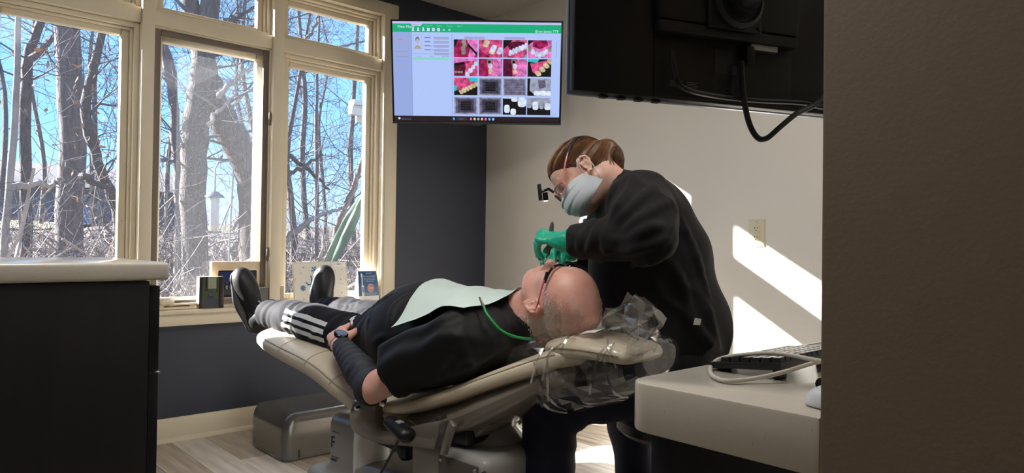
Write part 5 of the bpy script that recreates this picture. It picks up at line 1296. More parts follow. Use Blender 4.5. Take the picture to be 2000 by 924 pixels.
# shoes
M_shoe = mat('black_shoe_leather', srgb(24, 26, 28), .5, bump=.06, bscale=240); M_sole = mat('dark_grey_sole', srgb(52, 56, 60), .5)
def shoe(nm, heel, toe, soln, par, sgn):
    """heel, toe: ends of the sole; soln: direction the sole faces"""
    x = np.array(toe)-np.array(heel); L = np.linalg.norm(x); x /= L; n_ = np.array(soln, float); n_ -= x*(n_@x); n_ /= np.linalg.norm(n_); z = -n_; y = np.cross(z, x)
    R = np.stack([x, y, z], 1); O = np.array(heel, float); s = L/.295
    P = lambda a, b, c: O+s*(R@np.array((a, b, c)))
    lo = np.min([P(*q) for q in ((-.03, -.08, -.04), (.34, -.08, -.04), (-.03, .08, -.04), (.34, .08, -.04), (-.03, -.08, .16), (.34, -.08, .16), (-.03, .08, .16), (.34, .08, .16))], 0)
    hi = np.max([P(*q) for q in ((-.03, -.08, -.04), (.34, -.08, -.04), (-.03, .08, -.04), (.34, .08, -.04), (-.03, -.08, .16), (.34, -.08, .16), (-.03, .08, .16), (.34, .08, .16))], 0)
    Fu = Field(lo, hi, .0045)
    Fu.ell(P(.235, .0, .018), np.array((.066, .050, .050))*s, .02, R=R).ell(P(.17, .0, .030), np.array((.08, .046, .052))*s, .03, R=R).ell(P(.06, 0, .035), np.array((.066, .036, .062))*s, .03, R=R).cone(P(.055, 0, .05), P(.060, 0, .098), .040*s, .038*s, .02)
    Fu.cone(P(.062, 0, .125), P(.066, 0, .060), .036*s, .030*s, .006, 'cut'); Fu.half(P(0, 0, .106), R@np.array((-.25, 0, 1)), 'cut', .004); Fu.half(P(0, 0, .004), -z, 'cut', .002)
    up_ = mesh_from([Fu.mesh(2)], nm, M_shoe, par)
    Fs = Field(lo, hi, .0045)
    Fs.cone(P(.045, 0, -.004), P(.15, .004*sgn, -.004), .040*s, .040*s, .02, flat=(z, .40)).cone(P(.15, .004*sgn, -.004), P(.245, .0, .0), .040*s, .051*s, .03, flat=(z, .34))
    mesh_from([Fs.mesh(2)], 'sole', M_sole, up_)
    tb2 = MB().tube(spline([P(.130, .006, .084), P(.112, .006, .100), P(.100, .006, .100), P(.096, .006, .088)], 4), .006*s, 8, flat=.35); tb2.build('pull_tab', mat('silver_tab', srgb(150, 152, 156), .35), up_)
    cl = MB(); cl.tube([P(.066+.038*math.cos(a)*1.02, .036*math.sin(a), .100-.012*math.cos(a)) for a in np.linspace(0, 2*PI, 25)], .0035*s, 6); cl.build('collar', M_sole, up_)
    sk = MB().tube([P(.062, 0, .055), P(.066, 0, .11), P(.075, 0, .165)], [.034*s, .035*s, .040*s], 14); sk.build('sock', mat('grey_sock', srgb(120, 116, 118), .8, bump=.2, bscale=300), up_)
    return up_
shoe('shoe', (1.585, .150, .560), (1.662, .205, .840), (1, .22, -.10), pt, 1)
shoe('shoe', (1.575, -.150, .575), (1.600, -.200, .852), (1, -.25, -.05), pt, -1)
# thin white hair cropped close round the sides and back of the head
M_hairP = mat('white_hair', srgb(240, 230, 222), .5, var=.06, vscale=120)
hv = np.array([v.co[:] for v in body.data.vertices][:len(partsP[0][0])]); bb = bvh(body); rg = np.random.RandomState(4)
cn = (hv-HO)@HR/HS                               # canonical head coordinates
thr = np.where(np.abs(cn[:, 1]) > .035, .040-.28*np.maximum(cn[:, 2], 0), -.03); msk = (cn[:, 0] < thr) & (cn[:, 2] > -.095) & (cn[:, 2] < .122)
msk &= rg.uniform(size=len(cn)) < np.clip((thr-cn[:, 0])/.05, .12, 1)
msk &= ~((cn[:, 2] < .010) & (cn[:, 2] > -.080) & (cn[:, 0] > -.034) & (np.abs(cn[:, 1]) > .060))
msk &= ~((cn[:, 2] < -.01) & (cn[:, 0] > -.034))
cand = np.where(msk)[0]; pick = rg.choice(cand, 15000); VV, TT = [], []
for i_, ix_ in enumerate(pick):
    p = hv[ix_]+rg.normal(size=3)*.0016; c = cn[ix_]; nn = p-(HO+HR@np.array((-.005, 0, .03))*HS); nn /= np.linalg.norm(nn)
    grow_ = HR@np.array((-.75, 0, -.5))+rg.normal(size=3)*.35; grow_ -= nn*(grow_@nn); grow_ /= np.linalg.norm(grow_)
    L_ = rg.uniform(.010, .020)*(.55 if c[2] > .07 else 1); sd = np.cross(grow_, nn)*.0005
    VV += [p-nn*.001-sd, p-nn*.001+sd, p+grow_*L_*.55+nn*.0028+sd*.7, p+grow_*L_+nn*.0030]; TT.append((4*i_, 4*i_+1, 4*i_+2, 4*i_+3))
hp_ = mesh_from([(np.array(VV), np.array(TT))], 'hair', M_hairP, pt); hp_['kind'] = 'stuff'
# safety glasses
gl = MB(); M_gblk = mat('glasses_black', srgb(18, 18, 20), .18); M_gpink = mat('glasses_red_tip', srgb(206, 96, 104), .25)
gp = [(.098, .0, .014), (.104, .022, .012), (.097, .050, .010), (.080, .066, .006), (.055, .076, .0)]
fr_ = gl.mat(M_gblk).tube(spline([PH_(x, -y, z+.012) for x, y, z in gp[::-1]]+[PH_(x, y, z+.012) for x, y, z in gp[1:]], 5), .0040, 8).build('safety_glasses', None, pt)
for sg in (1, -1):
    rows = []
    for a in np.linspace(0, 1, 7):
        x_ = np.interp(a, [0, .5, 1], [.113, .110, .088]); y_ = np.interp(a, [0, 1], [.008, .062])
        rows.append([PH_(x_, sg*y_, .022), PH_(x_+.003, sg*y_, .004), PH_(x_, sg*y_*.97, -.018)])
    MB().grid(rows).build('lens', mat('smoked_lens', srgb(22, 22, 26), .08, alpha=.4), fr_, fix=False)
    t_ = MB().mat(M_gblk).tube([PH_(.085, sg*.066, .014), PH_(.060, sg*.077, .012)], [.0065, .006], 8, flat=.5)
    t_.build('temple_hinge', None, fr_)
    MB().mat(M_gpink).tube(spline([PH_(.064, sg*.077, .012), PH_(.035, sg*.083, .004), PH_(.005, sg*.086, -.004), PH_(-.022, sg*.087, -.016)], 4), [.0062]*4+[.005]*5+[.004]*4, 8, flat=.5).build('temple', None, fr_)
# green disposable bib laid over the chest, with its clip cord
tt_ = bvh(tee); bm1 = bvh(body)
def top(u, v):
    z = -9
    for t_ in (tt_, bm1):
        h = t_.ray_cast(Vector((u, v, 1.3)), Vector((0, 0, -1)))
        if h[0] is not None: z = max(z, h[0].z)
    return z
M_bib = mat('pale_green_paper', srgb(218, 236, 230), .75, bump=.25, bscale=30, var=.03, vscale=8)
bc = [(.150, .145), (.110, -.06), (.150, -.20), (.60, -.165), (.605, .215)]
nb_, mb_ = 40, 34; Zb = np.zeros((nb_+1, mb_+1)); Ub = np.zeros_like(Zb); Vb = np.zeros_like(Zb)
for i in range(nb_+1):
    for j in range(mb_+1):
        s_, t_ = i/nb_, j/mb_
        a_, b_ = .205-.065*t_-.025*math.sin(PI*t_), .640-.165*t_; u_ = a_+(b_-a_)*s_; v_ = -.155+.415*t_+.012*math.sin(9*s_)*t_
        Ub[i, j], Vb[i, j] = u_, v_; Zb[i, j] = top(u_, v_)
Zb = np.where(Zb < .60, .60, Zb)
Zm = Zb.copy()
for _ in range(60):
    A_ = np.pad(Zm, 1, 'edge'); Zm = np.maximum(Zb, .25*(A_[2:, 1:-1]+A_[:-2, 1:-1]+A_[1:-1, 2:]+A_[1:-1, :-2]))
s_g, t_g = np.meshgrid(np.linspace(0, 1, nb_+1), np.linspace(0, 1, mb_+1), indexing='ij')
def fold(x): return np.abs(((x*1.0) % 1)-.5)
Zm = Zm+.005+.011*fold(s_g*2+.15)+.009*fold(t_g*3+.2)+.0035*np.sin(s_g*9+t_g*5)*t_g+.012*np.maximum(0, t_g-.8)*np.sin(s_g*10)
rows = [[(Ub[i, j], Vb[i, j], Zm[i, j]) for j in range(mb_+1)] for i in range(nb_+1)]
rows2 = [[(p[0], p[1], p[2]-.0012) for p in r] for r in rows]
bib = empty('dental_bib', (H0[0], H0[1], 0), RZ, 'pale green paper bib spread over the patient chest', 'bib')
MB().grid(rows).build('paper', M_bib, bib, ang=70)
clp = PV(944, 598, .20); 
bl_ = empty('bib_clip', (H0[0], H0[1], 0), RZ, 'green bib cord with a metal clip on the patient shoulder', 'bib clip')
z1 = top(clp[0], clp[1]); c1 = np.array((clp[0], clp[1], max(clp[2], z1+.012)))
pts = [c1]
for x_, y_, v_ in ((950, 612, .205), (962, 628, .205), (978, 645, .195), (1000, 656, .175), (1022, 661, .15), (1036, 662, .12)): pts.append(PV(x_, y_, v_))
fix_ = []
for p in pts:
    z_ = top(p[0], p[1]); fix_.append(np.array((p[0], p[1], max(p[2], z_+.005) if z_ > 0 and p is pts[0] else p[2])))
MB().tube(spline(fix_, 6), .0042, 8).build('cord', mat('green_silicone_cord', srgb(24, 150, 74), .35), bl_)
d0 = fix_[0]-fix_[1]; d0 /= np.linalg.norm(d0)
MB().tube([fix_[0]-d0*.004, fix_[0]+d0*.034], [.0062, .003], 8, flat=.7).build('clip', M_chrome, bl_)
# ------------------------------------------------------------------ the hygienist (local x: the way she faces, y: towards the viewer, z up)
HD = 2.25
Fh3 = Fh/np.linalg.norm(Fh); Rh3 = Rh/np.linalg.norm(Rh); HB = Fh3*HD
def PG(x, y, l=0.):
    d = ray(x, y); t = (HD-l)/(d@np.array((Fh3[0], Fh3[1], 0))); P = d*t
    return np.array((-(P@Rh3), l, P[2]+HC))
hy_ = empty('person', (HB[0], HB[1], 0), math.atan2(-Rh3[1], -Rh3[0]), 'person in black scrub jacket, mask and green gloves bending over the patient', 'person')
M_skinH = skin('hygienist_skin', (232, 176, 152), (244, 204, 184))
GF = np.array((.74, .10, -.66)); GU = np.array((.60, -.42, .66)); GR = rotm(GF, GU); GS = .94
earp = PG(1145, 319, .085); GO = earp-GS*(GR@np.array((-.012, .080, -.008)))
FH = Field(GO-.18, GO+.17, .0029)
neckH = [(GO+GS*(GR@np.array((-.030, 0, -.045))), np.array((-.345, .0, 1.115)), .048, .056), (GO+GS*(GR@np.array((-.05, 0, -.02))), np.array((-.375, 0, 1.13)), .045, .055)]
GP = head(FH, GO, GR, GS, neckH, ear=(-.006, -.010))
partsH = [FH.mesh(1)]
# torso, arms and legs under the clothes
FB2 = Field((-.75, -.55, .03), (.02, .45, 1.18), .014)
FB2.ell((-.42, 0, 1.02), (.11, .15, .13), .04).ell((-.46, 0, .85), (.12, .14, .18), .04).ell((-.50, 0, .66), (.13, .16, .12), .04).cone((-.36, 0, 1.10), (-.40, 0, 1.05), .055, .08, .03)
SHO, ELB, WRI = np.array((-.385, .175, 1.105)), np.array((-.388, .280, .995)), PG(1116, 471, .135)
SHR, ELR, WRR = np.array((-.375, -.175, 1.10)), np.array((-.31, -.27, .930)), np.array((-.165, -.150, .950))
for a, b, c in ((SHO, ELB, WRI), (SHR, ELR, WRR)): FB2.cone(a, b, .05, .042, .02).cone(b, c, .042, .026, .02)
HIP, KNE, ANK = np.array((-.52, .10, .565)), np.array((-.128, .135, .505)), np.array((-.105, .130, .10)); HIQ, KNQ, ANQ = np.array((-.52, -.10, .565)), np.array((-.43, -.41, .505)), np.array((-.475, -.38, .10))
for a, b, c in ((HIP, KNE, ANK), (HIQ, KNQ, ANQ)): FB2.cone(a, b, .072, .050, .03).cone(b, c, .050, .035, .02)
partsH.append(FB2.mesh(1))
bodyH = mesh_from(partsH, 'body', M_skinH, hy_)
# scrub jacket
M_jkt = mat('black_scrub_cloth', srgb(27, 24, 26), .82, spec=.22, sheen=.05, bump=.06, bscale=500)
FJ = Field((-.80, -.42, .54), (-.06, .46, 1.26), .0065)
FJ.ell((-.415, 0, 1.065), (.150, .195, .135), .05).ell((-.445, 0, .91), (.198, .205, .20), .06).ell((-.488, 0, .735), (.213, .215, .17), .06).cone((-.50, 0, .66), (-.505, 0, .62), .2, .19, .04, flat=((0, 1, 0), 1.05))
FJ.cone((-.345, 0, 1.135), (-.385, 0, 1.10), .078, .11, .04)
FJ.cone(SHO+np.array((0, -.03, -.005)), SHO*.5+ELB*.5, .100, .088, .04).cone(SHO*.5+ELB*.5, ELB, .088, .074, .03).cone(ELB, ELB*.45+WRI*.55, .074, .064, .03).cone(ELB*.45+WRI*.55, WRI+np.array((-.006, 0, 0)), .064, .050, .02)
FJ.cone(SHR+np.array((0, .03, 0)), ELR, .10, .08, .04).cone(ELR, WRR, .078, .042, .03)
j1 = swirl(31, 6, 30, (1, .7, 1)); j2 = swirl(32, 6, 55)
def rdg(a): return 1-1.7*np.abs(np.sin(a*.5))**.75
def jk(X, Y, Z):
    arm = np.clip((Y-.13)/.08, 0, 1); t = (X-SHO[0])*.5+(Z-SHO[2])
    el = np.exp(-(((X-ELB[0])**2+(Y-ELB[1])**2+(Z-ELB[2])**2)/.016))
    fa = arm*np.clip((X+.36)/.1, 0, 1)
    low = np.clip((.85-Z)/.2, 0, 1)
    return (.0065*j1(X, Y, Z)+.0016*j2(X, Y, Z)+-.007*arm*rdg(66*(X*.75-Z*.75)+3.0*j1(X, Y, Z))*(1-el)*.8-.008*el*rdg(80*(X+Z*.5)+2.5*j1(X, Y, Z))
            -.006*fa*rdg(110*X+25*Z+2*j1(X, Y, Z))-.006*low*rdg(40*(Y+.8*X)+6*Z+2*j1(X, Y, Z)))
FJ.wave(jk)
ridges(FJ, np.array((0, HD, HC)), lambda x, y: PG(x, y, .1), [[(1238, 345), (1224, 375), (1206, 402), (1194, 428)], [(1288, 358), (1260, 380), (1232, 408), (1206, 430)], [(1312, 392), (1276, 410), (1242, 432), (1216, 456)], [(1292, 440), (1256, 450), (1226, 468), (1192, 470)], [(1300, 470), (1262, 482), (1222, 490), (1182, 486)],
    [(1164, 446), (1160, 466), (1150, 486)], [(1142, 450), (1136, 470), (1130, 488)], [(1186, 440), (1180, 468), (1186, 494)], [(1332, 430), (1360, 500), (1384, 580)], [(1380, 590), (1392, 640), (1406, 688)], [(1346, 600), (1370, 650), (1402, 680)], [(1206, 345), (1196, 375), (1186, 400)], [(1230, 520), (1290, 505), (1320, 470)], [(1320, 520), (1340, 580), (1350, 640)]], .011, .006, .016)
FJ.half((-.5, 0, .625), (-.10, 0, -1), 'cut', .006)
FJ.cone(GO+np.array((.03, .01, .0)), np.array((-.335, .01, 1.125)), .07, .066, .006, 'cut')
for a, b, r in ((ELB, WRI, .034), (ELR, WRR, .033)):
    d_ = (b-a)/np.linalg.norm(b-a); sl, X, Y, Z = FJ.sub(b-.12, b+.12); q_ = (X-b[0])*d_[0]+(Y-b[1])*d_[1]+(Z-b[2])*d_[2]; nr = np.sqrt((X-b[0])**2+(Y-b[1])**2+(Z-b[2])**2) < .10
    FJ.F[sl] = np.where(nr, np.maximum(FJ.F[sl], q_), FJ.F[sl]); FJ.cone(b+d_*.02, b-d_*.05, r, r, .003, 'cut')
sl, X, Y, Z = FJ.sub((-.34, -.03, .55), (-.10, .09, 1.12))                      # front opening edge
jkt = mesh_from([FJ.mesh(1)], 'scrub_jacket', M_jkt, hy_)
jb_ = bvh(jkt); M_knit = mat('black_rib_knit', srgb(26, 24, 27), .8, bump=.5, bscale=40, bstretch=(8, 8, .3))
hm = []
for a in np.linspace(0, 2*PI, 49):
    o_ = np.array((-.50+.6*math.cos(a), .6*math.sin(a), .640)); h = lay(jb_, o_, np.array((-math.cos(a), -math.sin(a), 0)), .002); hm.append(h if h is not None else np.array((-.5+.2*math.cos(a), .2*math.sin(a), .64)))
MB().grid([[p+np.array((0, 0, dz))+(p-np.array((-.5, 0, .64)))*s_ for p in hm] for dz, s_ in ((.012, .002), (-.012, .012), (-.034, -.02), (-.034, -.06))], closed=False).build('waist_rib', M_knit, jkt)
h = lay(jb_, PG(1361, 629, .6), PG(1361, 629, 0)-PG(1361, 629, .6), .003)
if h is not None:
    tg = MB(); x_, z_ = np.array((-.012, 0, 0)), np.array((0, 0, .010))
    tg.add([h+x_+z_*.8, h-x_*.6+z_*1.1, h-x_-z_*.9, h+x_*.7-z_], [(0, 1, 2, 3)]); tg.build('care_tag', M_card, jkt, fix=False)
# trousers
M_navyp = mat('navy_scrub_cloth', srgb(22, 24, 40), .8, spec=.2, sheen=.05)
FN = Field((-.78, -.62, .04), (.04, .36, .72), .0075)
for a, b, c in ((HIP, KNE, ANK), (HIQ, KNQ, ANQ)):
    FN.cone(a, b, .110, .088, .04).cone(b, b*.5+c*.5, .086, .078, .03).cone(b*.5+c*.5, c+np.array((0, 0, .02)), .078, .074, .03)
FN.ell((-.53, 0, .575), (.17, .20, .13), .05)
p1 = swirl(41, 6, 38)
FN.wave(lambda X, Y, Z: .005*p1(X, Y, Z)+.006*np.exp(-(((X-KNE[0]+.05)**2+(Z-KNE[2]+.05)**2)/.010))*np.sin(80*(X-Z)+2*p1(X, Y, Z)))
FN.half((0, 0, .085), (0, 0, -1.), 'cut', .004)
mesh_from([FN.mesh(1)], 'scrub_trousers', M_navyp, hy_)
for kx, an, sg, dr in ((.0, ANK, 1, (1, .1)), (0, ANQ, -1, (.8, -.5))):
    d_ = np.array((dr[0], dr[1], 0)); d_ /= np.linalg.norm(d_); hl = np.array((an[0], an[1], .014))-d_*.06
    shoe('shoe', hl, hl+d_*.25, (0, 0, -1.), hy_, sg)
# gloves
M_glv = mat('teal_nitrile', srgb(20, 176, 142), .38, bump=.25, bscale=45, var=.06, vscale=10)
FG = Field(WRI-np.array((.06, .14, .15)), WRI+np.array((.20, .12, .10)), .0032)
gd = (WRI-ELB)/np.linalg.norm(WRI-ELB)
FG.cone(WRI-gd*.045, WRI+gd*.01, .041, .033, .01).cone(WRI, PG(1098, 472, .125), .034, .031, .012)
hd = PG(1062, 462, .09)-PG(1104, 471, .125)
tipsL = hand(FG, PG(1102, 470, .125), hd, (.25, .40, .88), .95, ((1.0, .45, .25), (1.05, .45, .25), (1.10, .55, .3), (1.15, .65, .4)), 1, .0, thumb=[(.020, .020, -.012), (.045, .034, -.030), (.068, .034, -.052), (.085, .026, -.072)], k=.010)
gw_ = swirl(51, 6, 150); FG.wave(lambda X, Y, Z: .0010*gw_(X, Y, Z))
FG.cone(WRI-gd*.06, WRI-gd*.025, .036, .030, .002, 'cut')
gl1 = mesh_from([FG.mesh(1)], 'glove', M_glv, hy_)
FG2 = Field(WRR-np.array((.06, .10, .15)), WRR+np.array((.20, .14, .12)), .004)
FG2.cone(WRR-np.array((.04, -.03, 0)), WRR+np.array((.01, .0, 0)), .038, .031, .01)
tipsR = hand(FG2, WRR+np.array((.01, .005, 0)), (.45, .88, -.12), (.1, -.25, .95), .95, ((1.0, .5, .3),)*4, -1, .0, thumb=[(.020, .020, -.012), (.045, .034, -.030), (.068, .034, -.052), (.085, .026, -.072)], k=.010)
mesh_from([FG2.mesh(1)], 'glove', M_glv, hy_)
# instruments held at the mouth
M_grip = mat('grey_grip', srgb(120, 116, 112), .3, .5)
def instrument(name, label, a, b, c, r, m_):
    o = empty(name, (HB[0], HB[1], 0), math.atan2(-Rh3[1], -Rh3[0]), label, 'instrument')
    a, b, c = (np.array(q, float) for q in (a, b, c)); P = [a+(b-a)*t for t in (0, .06, .2, .5, .8, 1)]
    MB().tube(P, [r*.25, r*.7, r, r*.9, r, r*.55], 12).build('handle', m_, o)
    MB().tube(spline([b, b+(c-b)*.5+np.array((.004, 0, 0)), c], 5), [r*.45]*5+[r*.3]*5+[r*.18], 8).build('tip', M_chrome, o); return o
instrument('scaler', 'slim grey scaler upright in the green gloved hand', PG(1079, 433, .095), PG(1070, 500, .075), PG(1066, 514, .06), .0075, M_grip)
instrument('saliva_mirror', 'clear pale dental mirror handle at the patient lips', PG(1054, 492, .02), PG(1061, 514, .03), PG(1066, 519, .035), .0055, mat('clear_plastic', srgb(222, 224, 226), .2))
# hair: swept back cap and ponytail
M_hairH = mat('brown_hair', srgb(84, 56, 38), .45, stretch=(1, 1, 1), vscale=9, col2=srgb(104, 70, 46), bump=.25, bscale=120)
FC = Field(GO-.20, GO+.20, .0038)
FC.ell(GP(-.016, 0, .046), np.array((.106, .0835, .092))*GS, .0, R=GR).ell(GP(.030, 0, .046), np.array((.066, .0715, .073))*GS, .02, R=GR).cone(GP(-.045, 0, -.005), GP(-.052, 0, -.040), .066*GS, .046*GS, .03)
nH = GR@np.array((.70, 0, -.71)); FC.half(GP(.018, 0, .002), nH, 'cut', .006)
for sg in (-1, 1): FC.ell(GP(-.004, sg*.085, -.004), np.array((.019, .030, .029))*GS, .008, 'cut', GR)
hw = swirl(61, 5, 260, (.2, 1, .6)); FC.wave(lambda X, Y, Z: .0012*hw(X, Y, Z))
TB = [PG(1160, 300, -.01), PG(1172, 292, -.01), PG(1186, 290, -.01), PG(1200, 302, -.01), PG(1206, 322, -.01), PG(1210, 344, -.01)]
FC2 = Field(np.min(TB, 0)-.06, np.max(TB, 0)+.06, .0038); tp = spline(TB, 4); rad_ = np.interp(np.linspace(0, 1, len(tp)), [0, .15, .4, .7, 1], [.020, .022, .026, .021, .006])
for i in range(len(tp)-1): FC2.cone(tp[i], tp[i+1], rad_[i], rad_[i+1], .01)
FC2.wave(lambda X, Y, Z: .0016*hw(X, Y, Z))
hairH = mesh_from([FC.mesh(2), FC2.mesh(2)], 'hair', M_hairH, hy_)
st_ = MB(); rg = np.random.RandomState(12); hb_ = bvh(hairH); root = np.array((-.112, 0, .058))
for i in range(900):
    lift_ = rg.uniform(-.0008, .0012); a = rg.uniform(-1.45, 1.45); s0 = np.array((.085*math.cos(a)-.01, .078*math.sin(a), .075*math.cos(a)**1.0-.002)); P = []
    for t in np.linspace(0, 1, 12):
        c = s0*(1-t)+root*t; q = c-np.array((-.012, 0, .035)); q = q/np.linalg.norm(q/np.array((.107, .0845, .094))); c0_ = GP(-.012, 0, .035); d_ = GP(*(np.array((-.012, 0, .035))+q))-c0_; d_ /= np.linalg.norm(d_); h_ = hb_.ray_cast(Vector(c0_+d_*.19), Vector(-d_)); P.append((np.array(h_[0]) if h_[0] is not None else c0_+d_*.1)+d_*lift_)
    st_.tube(P, rg.uniform(.0006, .0014), 3, cap=False)
tpe = []
for k in range(len(tp)):
    t_ = tp[min(k+1, len(tp)-1)]-tp[max(k-1, 0)]; t_ /= np.linalg.norm(t_); e1 = np.cross(t_, (0, 1., 0)); e1 /= np.linalg.norm(e1); tpe.append(np.stack([e1, np.cross(t_, e1)], 1))
root2 = (tp[2]-GO)@GR/GS
for i in range(700):                            # from the nape and behind the ears up to the tie
    w_ = rg.uniform(0, 1); sg = rg.choice((-1, 1)); s0 = np.array((-.022-.068*w_, sg*(.078*math.cos(w_*1.45)+.004), -.018-.040*w_+rg.normal()*.006)); lift_ = rg.uniform(-.0006, .0014); P = []
    for t in np.linspace(0, .93, 10):
        c = s0*(1-t)+root2*t; c0_ = GP(-.02, 0, .02); d_ = GP(*c)-c0_; d_ /= np.linalg.norm(d_); h_ = hb_.ray_cast(Vector(c0_+d_*.19), Vector(-d_))
        if h_[0] is not None and np.linalg.norm(np.array(h_[0])-c0_) < .135: P.append(np.array(h_[0])+d_*lift_)
    if len(P) > 4: st_.tube(P, rg.uniform(.0006, .0013), 3, cap=False)
for i in range(520):
    an_ = rg.uniform(0, 2*PI); an2 = rg.uniform(-.5, .5); P = [tp[k]+tpe[k]@np.array((math.cos(an_+an2*k/len(tp)), math.sin(an_+an2*k/len(tp))))*rad_[k]*rg.uniform(1.0, 1.07) for k in range(len(tp))]; P.append(P[-1]+rg.normal(size=3)*.012+np.array((0, 0, -.02))); st_.tube(P, rg.uniform(.0005, .001), 3, cap=False)
for i in range(0):                             # loose strands along the temple and nape
    P0 = GP(rg.uniform(-.06, .03), .075+rg.uniform(0, .006), rg.uniform(-.02, .06)); st_.tube([P0, P0+rg.normal(size=3)*.01, P0+rg.normal(size=3)*.02+GR@np.array((-.03, .004, .01))], .0003, 3, cap=False)
sh_ = st_.build('hair_strands', mat('brown_strand', srgb(116, 80, 53), .42, var=.4, vscale=40), hairH, fix=False); sh_['kind'] = 'stuff'
MB().tube([tp[3]+.021*(np.array((.3, 0, .95))*math.cos(a)+np.array((0, 1, 0))*math.sin(a)) for a in np.linspace(0, 2*PI, 17)], .004, 6).build('hair_tie', mat('hair_tie_black', srgb(20, 20, 22), .7), hairH)
# surgical mask with ear loops
M_mask = mat('pale_blue_mask', srgb(206, 214, 222), .75, bump=.05, bscale=300)
rows = []; NT = 48; NF = 28
for i in range(NT+1):
    t = i/NT; cx_ = np.interp(t, [0, .2, .45, .7, .9, 1], [.106, .124, .132, .124, .098, .072]); cz_ = np.interp(t, [0, .2, .45, .7, .9, 1], [-.006, -.026, -.052, -.080, -.104, -.110]); zs = -.020-.066*t; xs = .016-.030*t
    r = []
    for j in range(NF+1):
        ph_ = (j/NF-.5)*PI; c = math.cos(ph_)**.75 if abs(ph_) < PI/2-1e-6 else 0.; pleat = .0042*((t*3.4+.10*abs(ph_)) % 1)
        yw_ = .066+.003*math.sin(PI*t)
        r.append(GP(xs+(cx_-xs+pleat*2)*c, yw_*math.sin(ph_)*(1+.04*c), zs+(cz_-zs)*c))
    rows.append(r)
mk = MB().grid(rows).build('face_mask', M_mask, hy_, ang=75, fix=False)
for sg in (1, -1):
    MB().tube(spline([GP(.014, sg*.067, -.024), GP(.010, sg*.076, .0), GP(.004, sg*.080, .022), GP(-.014, sg*.078, .028)], 5), .0016, 6).build('ear_loop', M_mask, mk)
    MB().tube(spline([GP(-.014, sg*.066, -.086), GP(-.014, sg*.078, -.062), GP(-.022, sg*.082, -.035), GP(-.028, sg*.080, -.010)], 5), .0016, 6).build('ear_loop', M_mask, mk)
MB().lathe([(0, -.004), (.003, -.002), (.004, .0), (.003, .002), (0, .004)], GP(-.006, .083, -.038), 10).build('ear_stud', mat('pearl', srgb(235, 230, 225), .2), bodyH)
# pink protective glasses with a clip-on head light and a black strap
M_pink = mat('clear_pink_plastic', srgb(236, 150, 152), .12, alpha=.62); M_lens = mat('tinted_lens', srgb(120, 112, 114), .05, alpha=.5)
gf_ = MB().mat(M_pink).tube(spline([GP(.110, .0, .004), GP(.112, .018, .004)], 3), .003, 8).build('protective_glasses', None, hy_)
for sg in (1, -1):
    ol = [(.114, .010, .012), (.116, .030, .016), (.106, .056, .012), (.086, .070, .0), (.090, .068, -.018), (.108, .050, -.030), (.118, .026, -.028), (.117, .010, -.012)]
    L_ = [GP(x, sg*y, z) for x, y, z in ol]; MB().tube(spline(L_+[L_[0]], 4), .0028, 8).build('rim', M_pink, gf_)
    MB().add(L_+[GP(.109, sg*.040, -.006)], [(i, (i+1) % 8, 8) for i in range(8)]).build('lens', M_lens, gf_, fix=False)
    MB().tube(spline([GP(.086, sg*.071, .002), GP(.060, sg*.079, .022), GP(.030, sg*.084, .046), GP(.006, sg*.084, .064)], 5), .0042, 8, flat=.5).build('temple', M_pink, gf_)
    MB().tube(spline([GP(.012, sg*.084, .060), GP(-.020, sg*.082, .080), GP(-.060, sg*.066, .096), GP(-.100, sg*.030, .092), GP(-.112, 0, .088)], 5), [.006]*21, 8, flat=.35).build('strap', mat('black_strap', srgb(18, 18, 20), .6), gf_)
lt = MB().tube([GP(.124, .010, .010), GP(.122, .012, -.022)], .004, 8).build('light_arm', M_gblk, gf_)
LR = GR
MB().obox(PG(1054.5, 376, .02), (.012, .030, .052), rotm((1, 0, -.12), (.12, 0, 1)), .002).build('lens_plate', M_mon2, gf_)
MB().tube([PG(1058, 374, .02), PG(1072, 369, .02), PG(1082, 376, .02)], .0045, 8).build('lamp_bracket', M_gblk, gf_)
q0, q1 = PG(1065, 376, .025), PG(1066.5, 392, .025)
MB().tube([q0, q1], [.0085, .0085], 14).build('lamp_barrel', M_gblk, gf_)
MB().tube([q1, q1+(q1-q0)*.05], [.0070, .0068], 14).build('lamp_lens', mat('head_lamp_glow', (.95, 1, 1), .3, emit=6), gf_)
# operator stool under her
so = empty('operator_stool', (*(HB+(-Rh3)*-.54)[:2], 0), 0, 'round dark stool the masked person sits on', 'stool')
MB().lathe([(0, .36), (.17, .365), (.195, .385), (.195, .415), (.17, .440), (0, .446)], n=32).build('seat', M_dark, so)
MB().lathe([(.028, .10), (.028, .36)], n=16).build('column', M_chrome, so)
for k_ in range(5):
    a = 2*PI*k_/5+.3; MB().tube([(0, 0, .10), (.14*math.cos(a), .14*math.sin(a), .085), (.25*math.cos(a), .25*math.sin(a), .06)], [.022, .018, .014], 8).build('leg', M_chrome, so)
    MB().lathe([(0, -.012), (.026, -.012), (.028, 0), (.026, .012), (0, .012)], (.25*math.cos(a), .25*math.sin(a), .030), 14, ((math.cos(a), 0, -math.sin(a)), (math.sin(a), 0, math.cos(a)), (0, 1, 0))).build('caster', M_black, so)
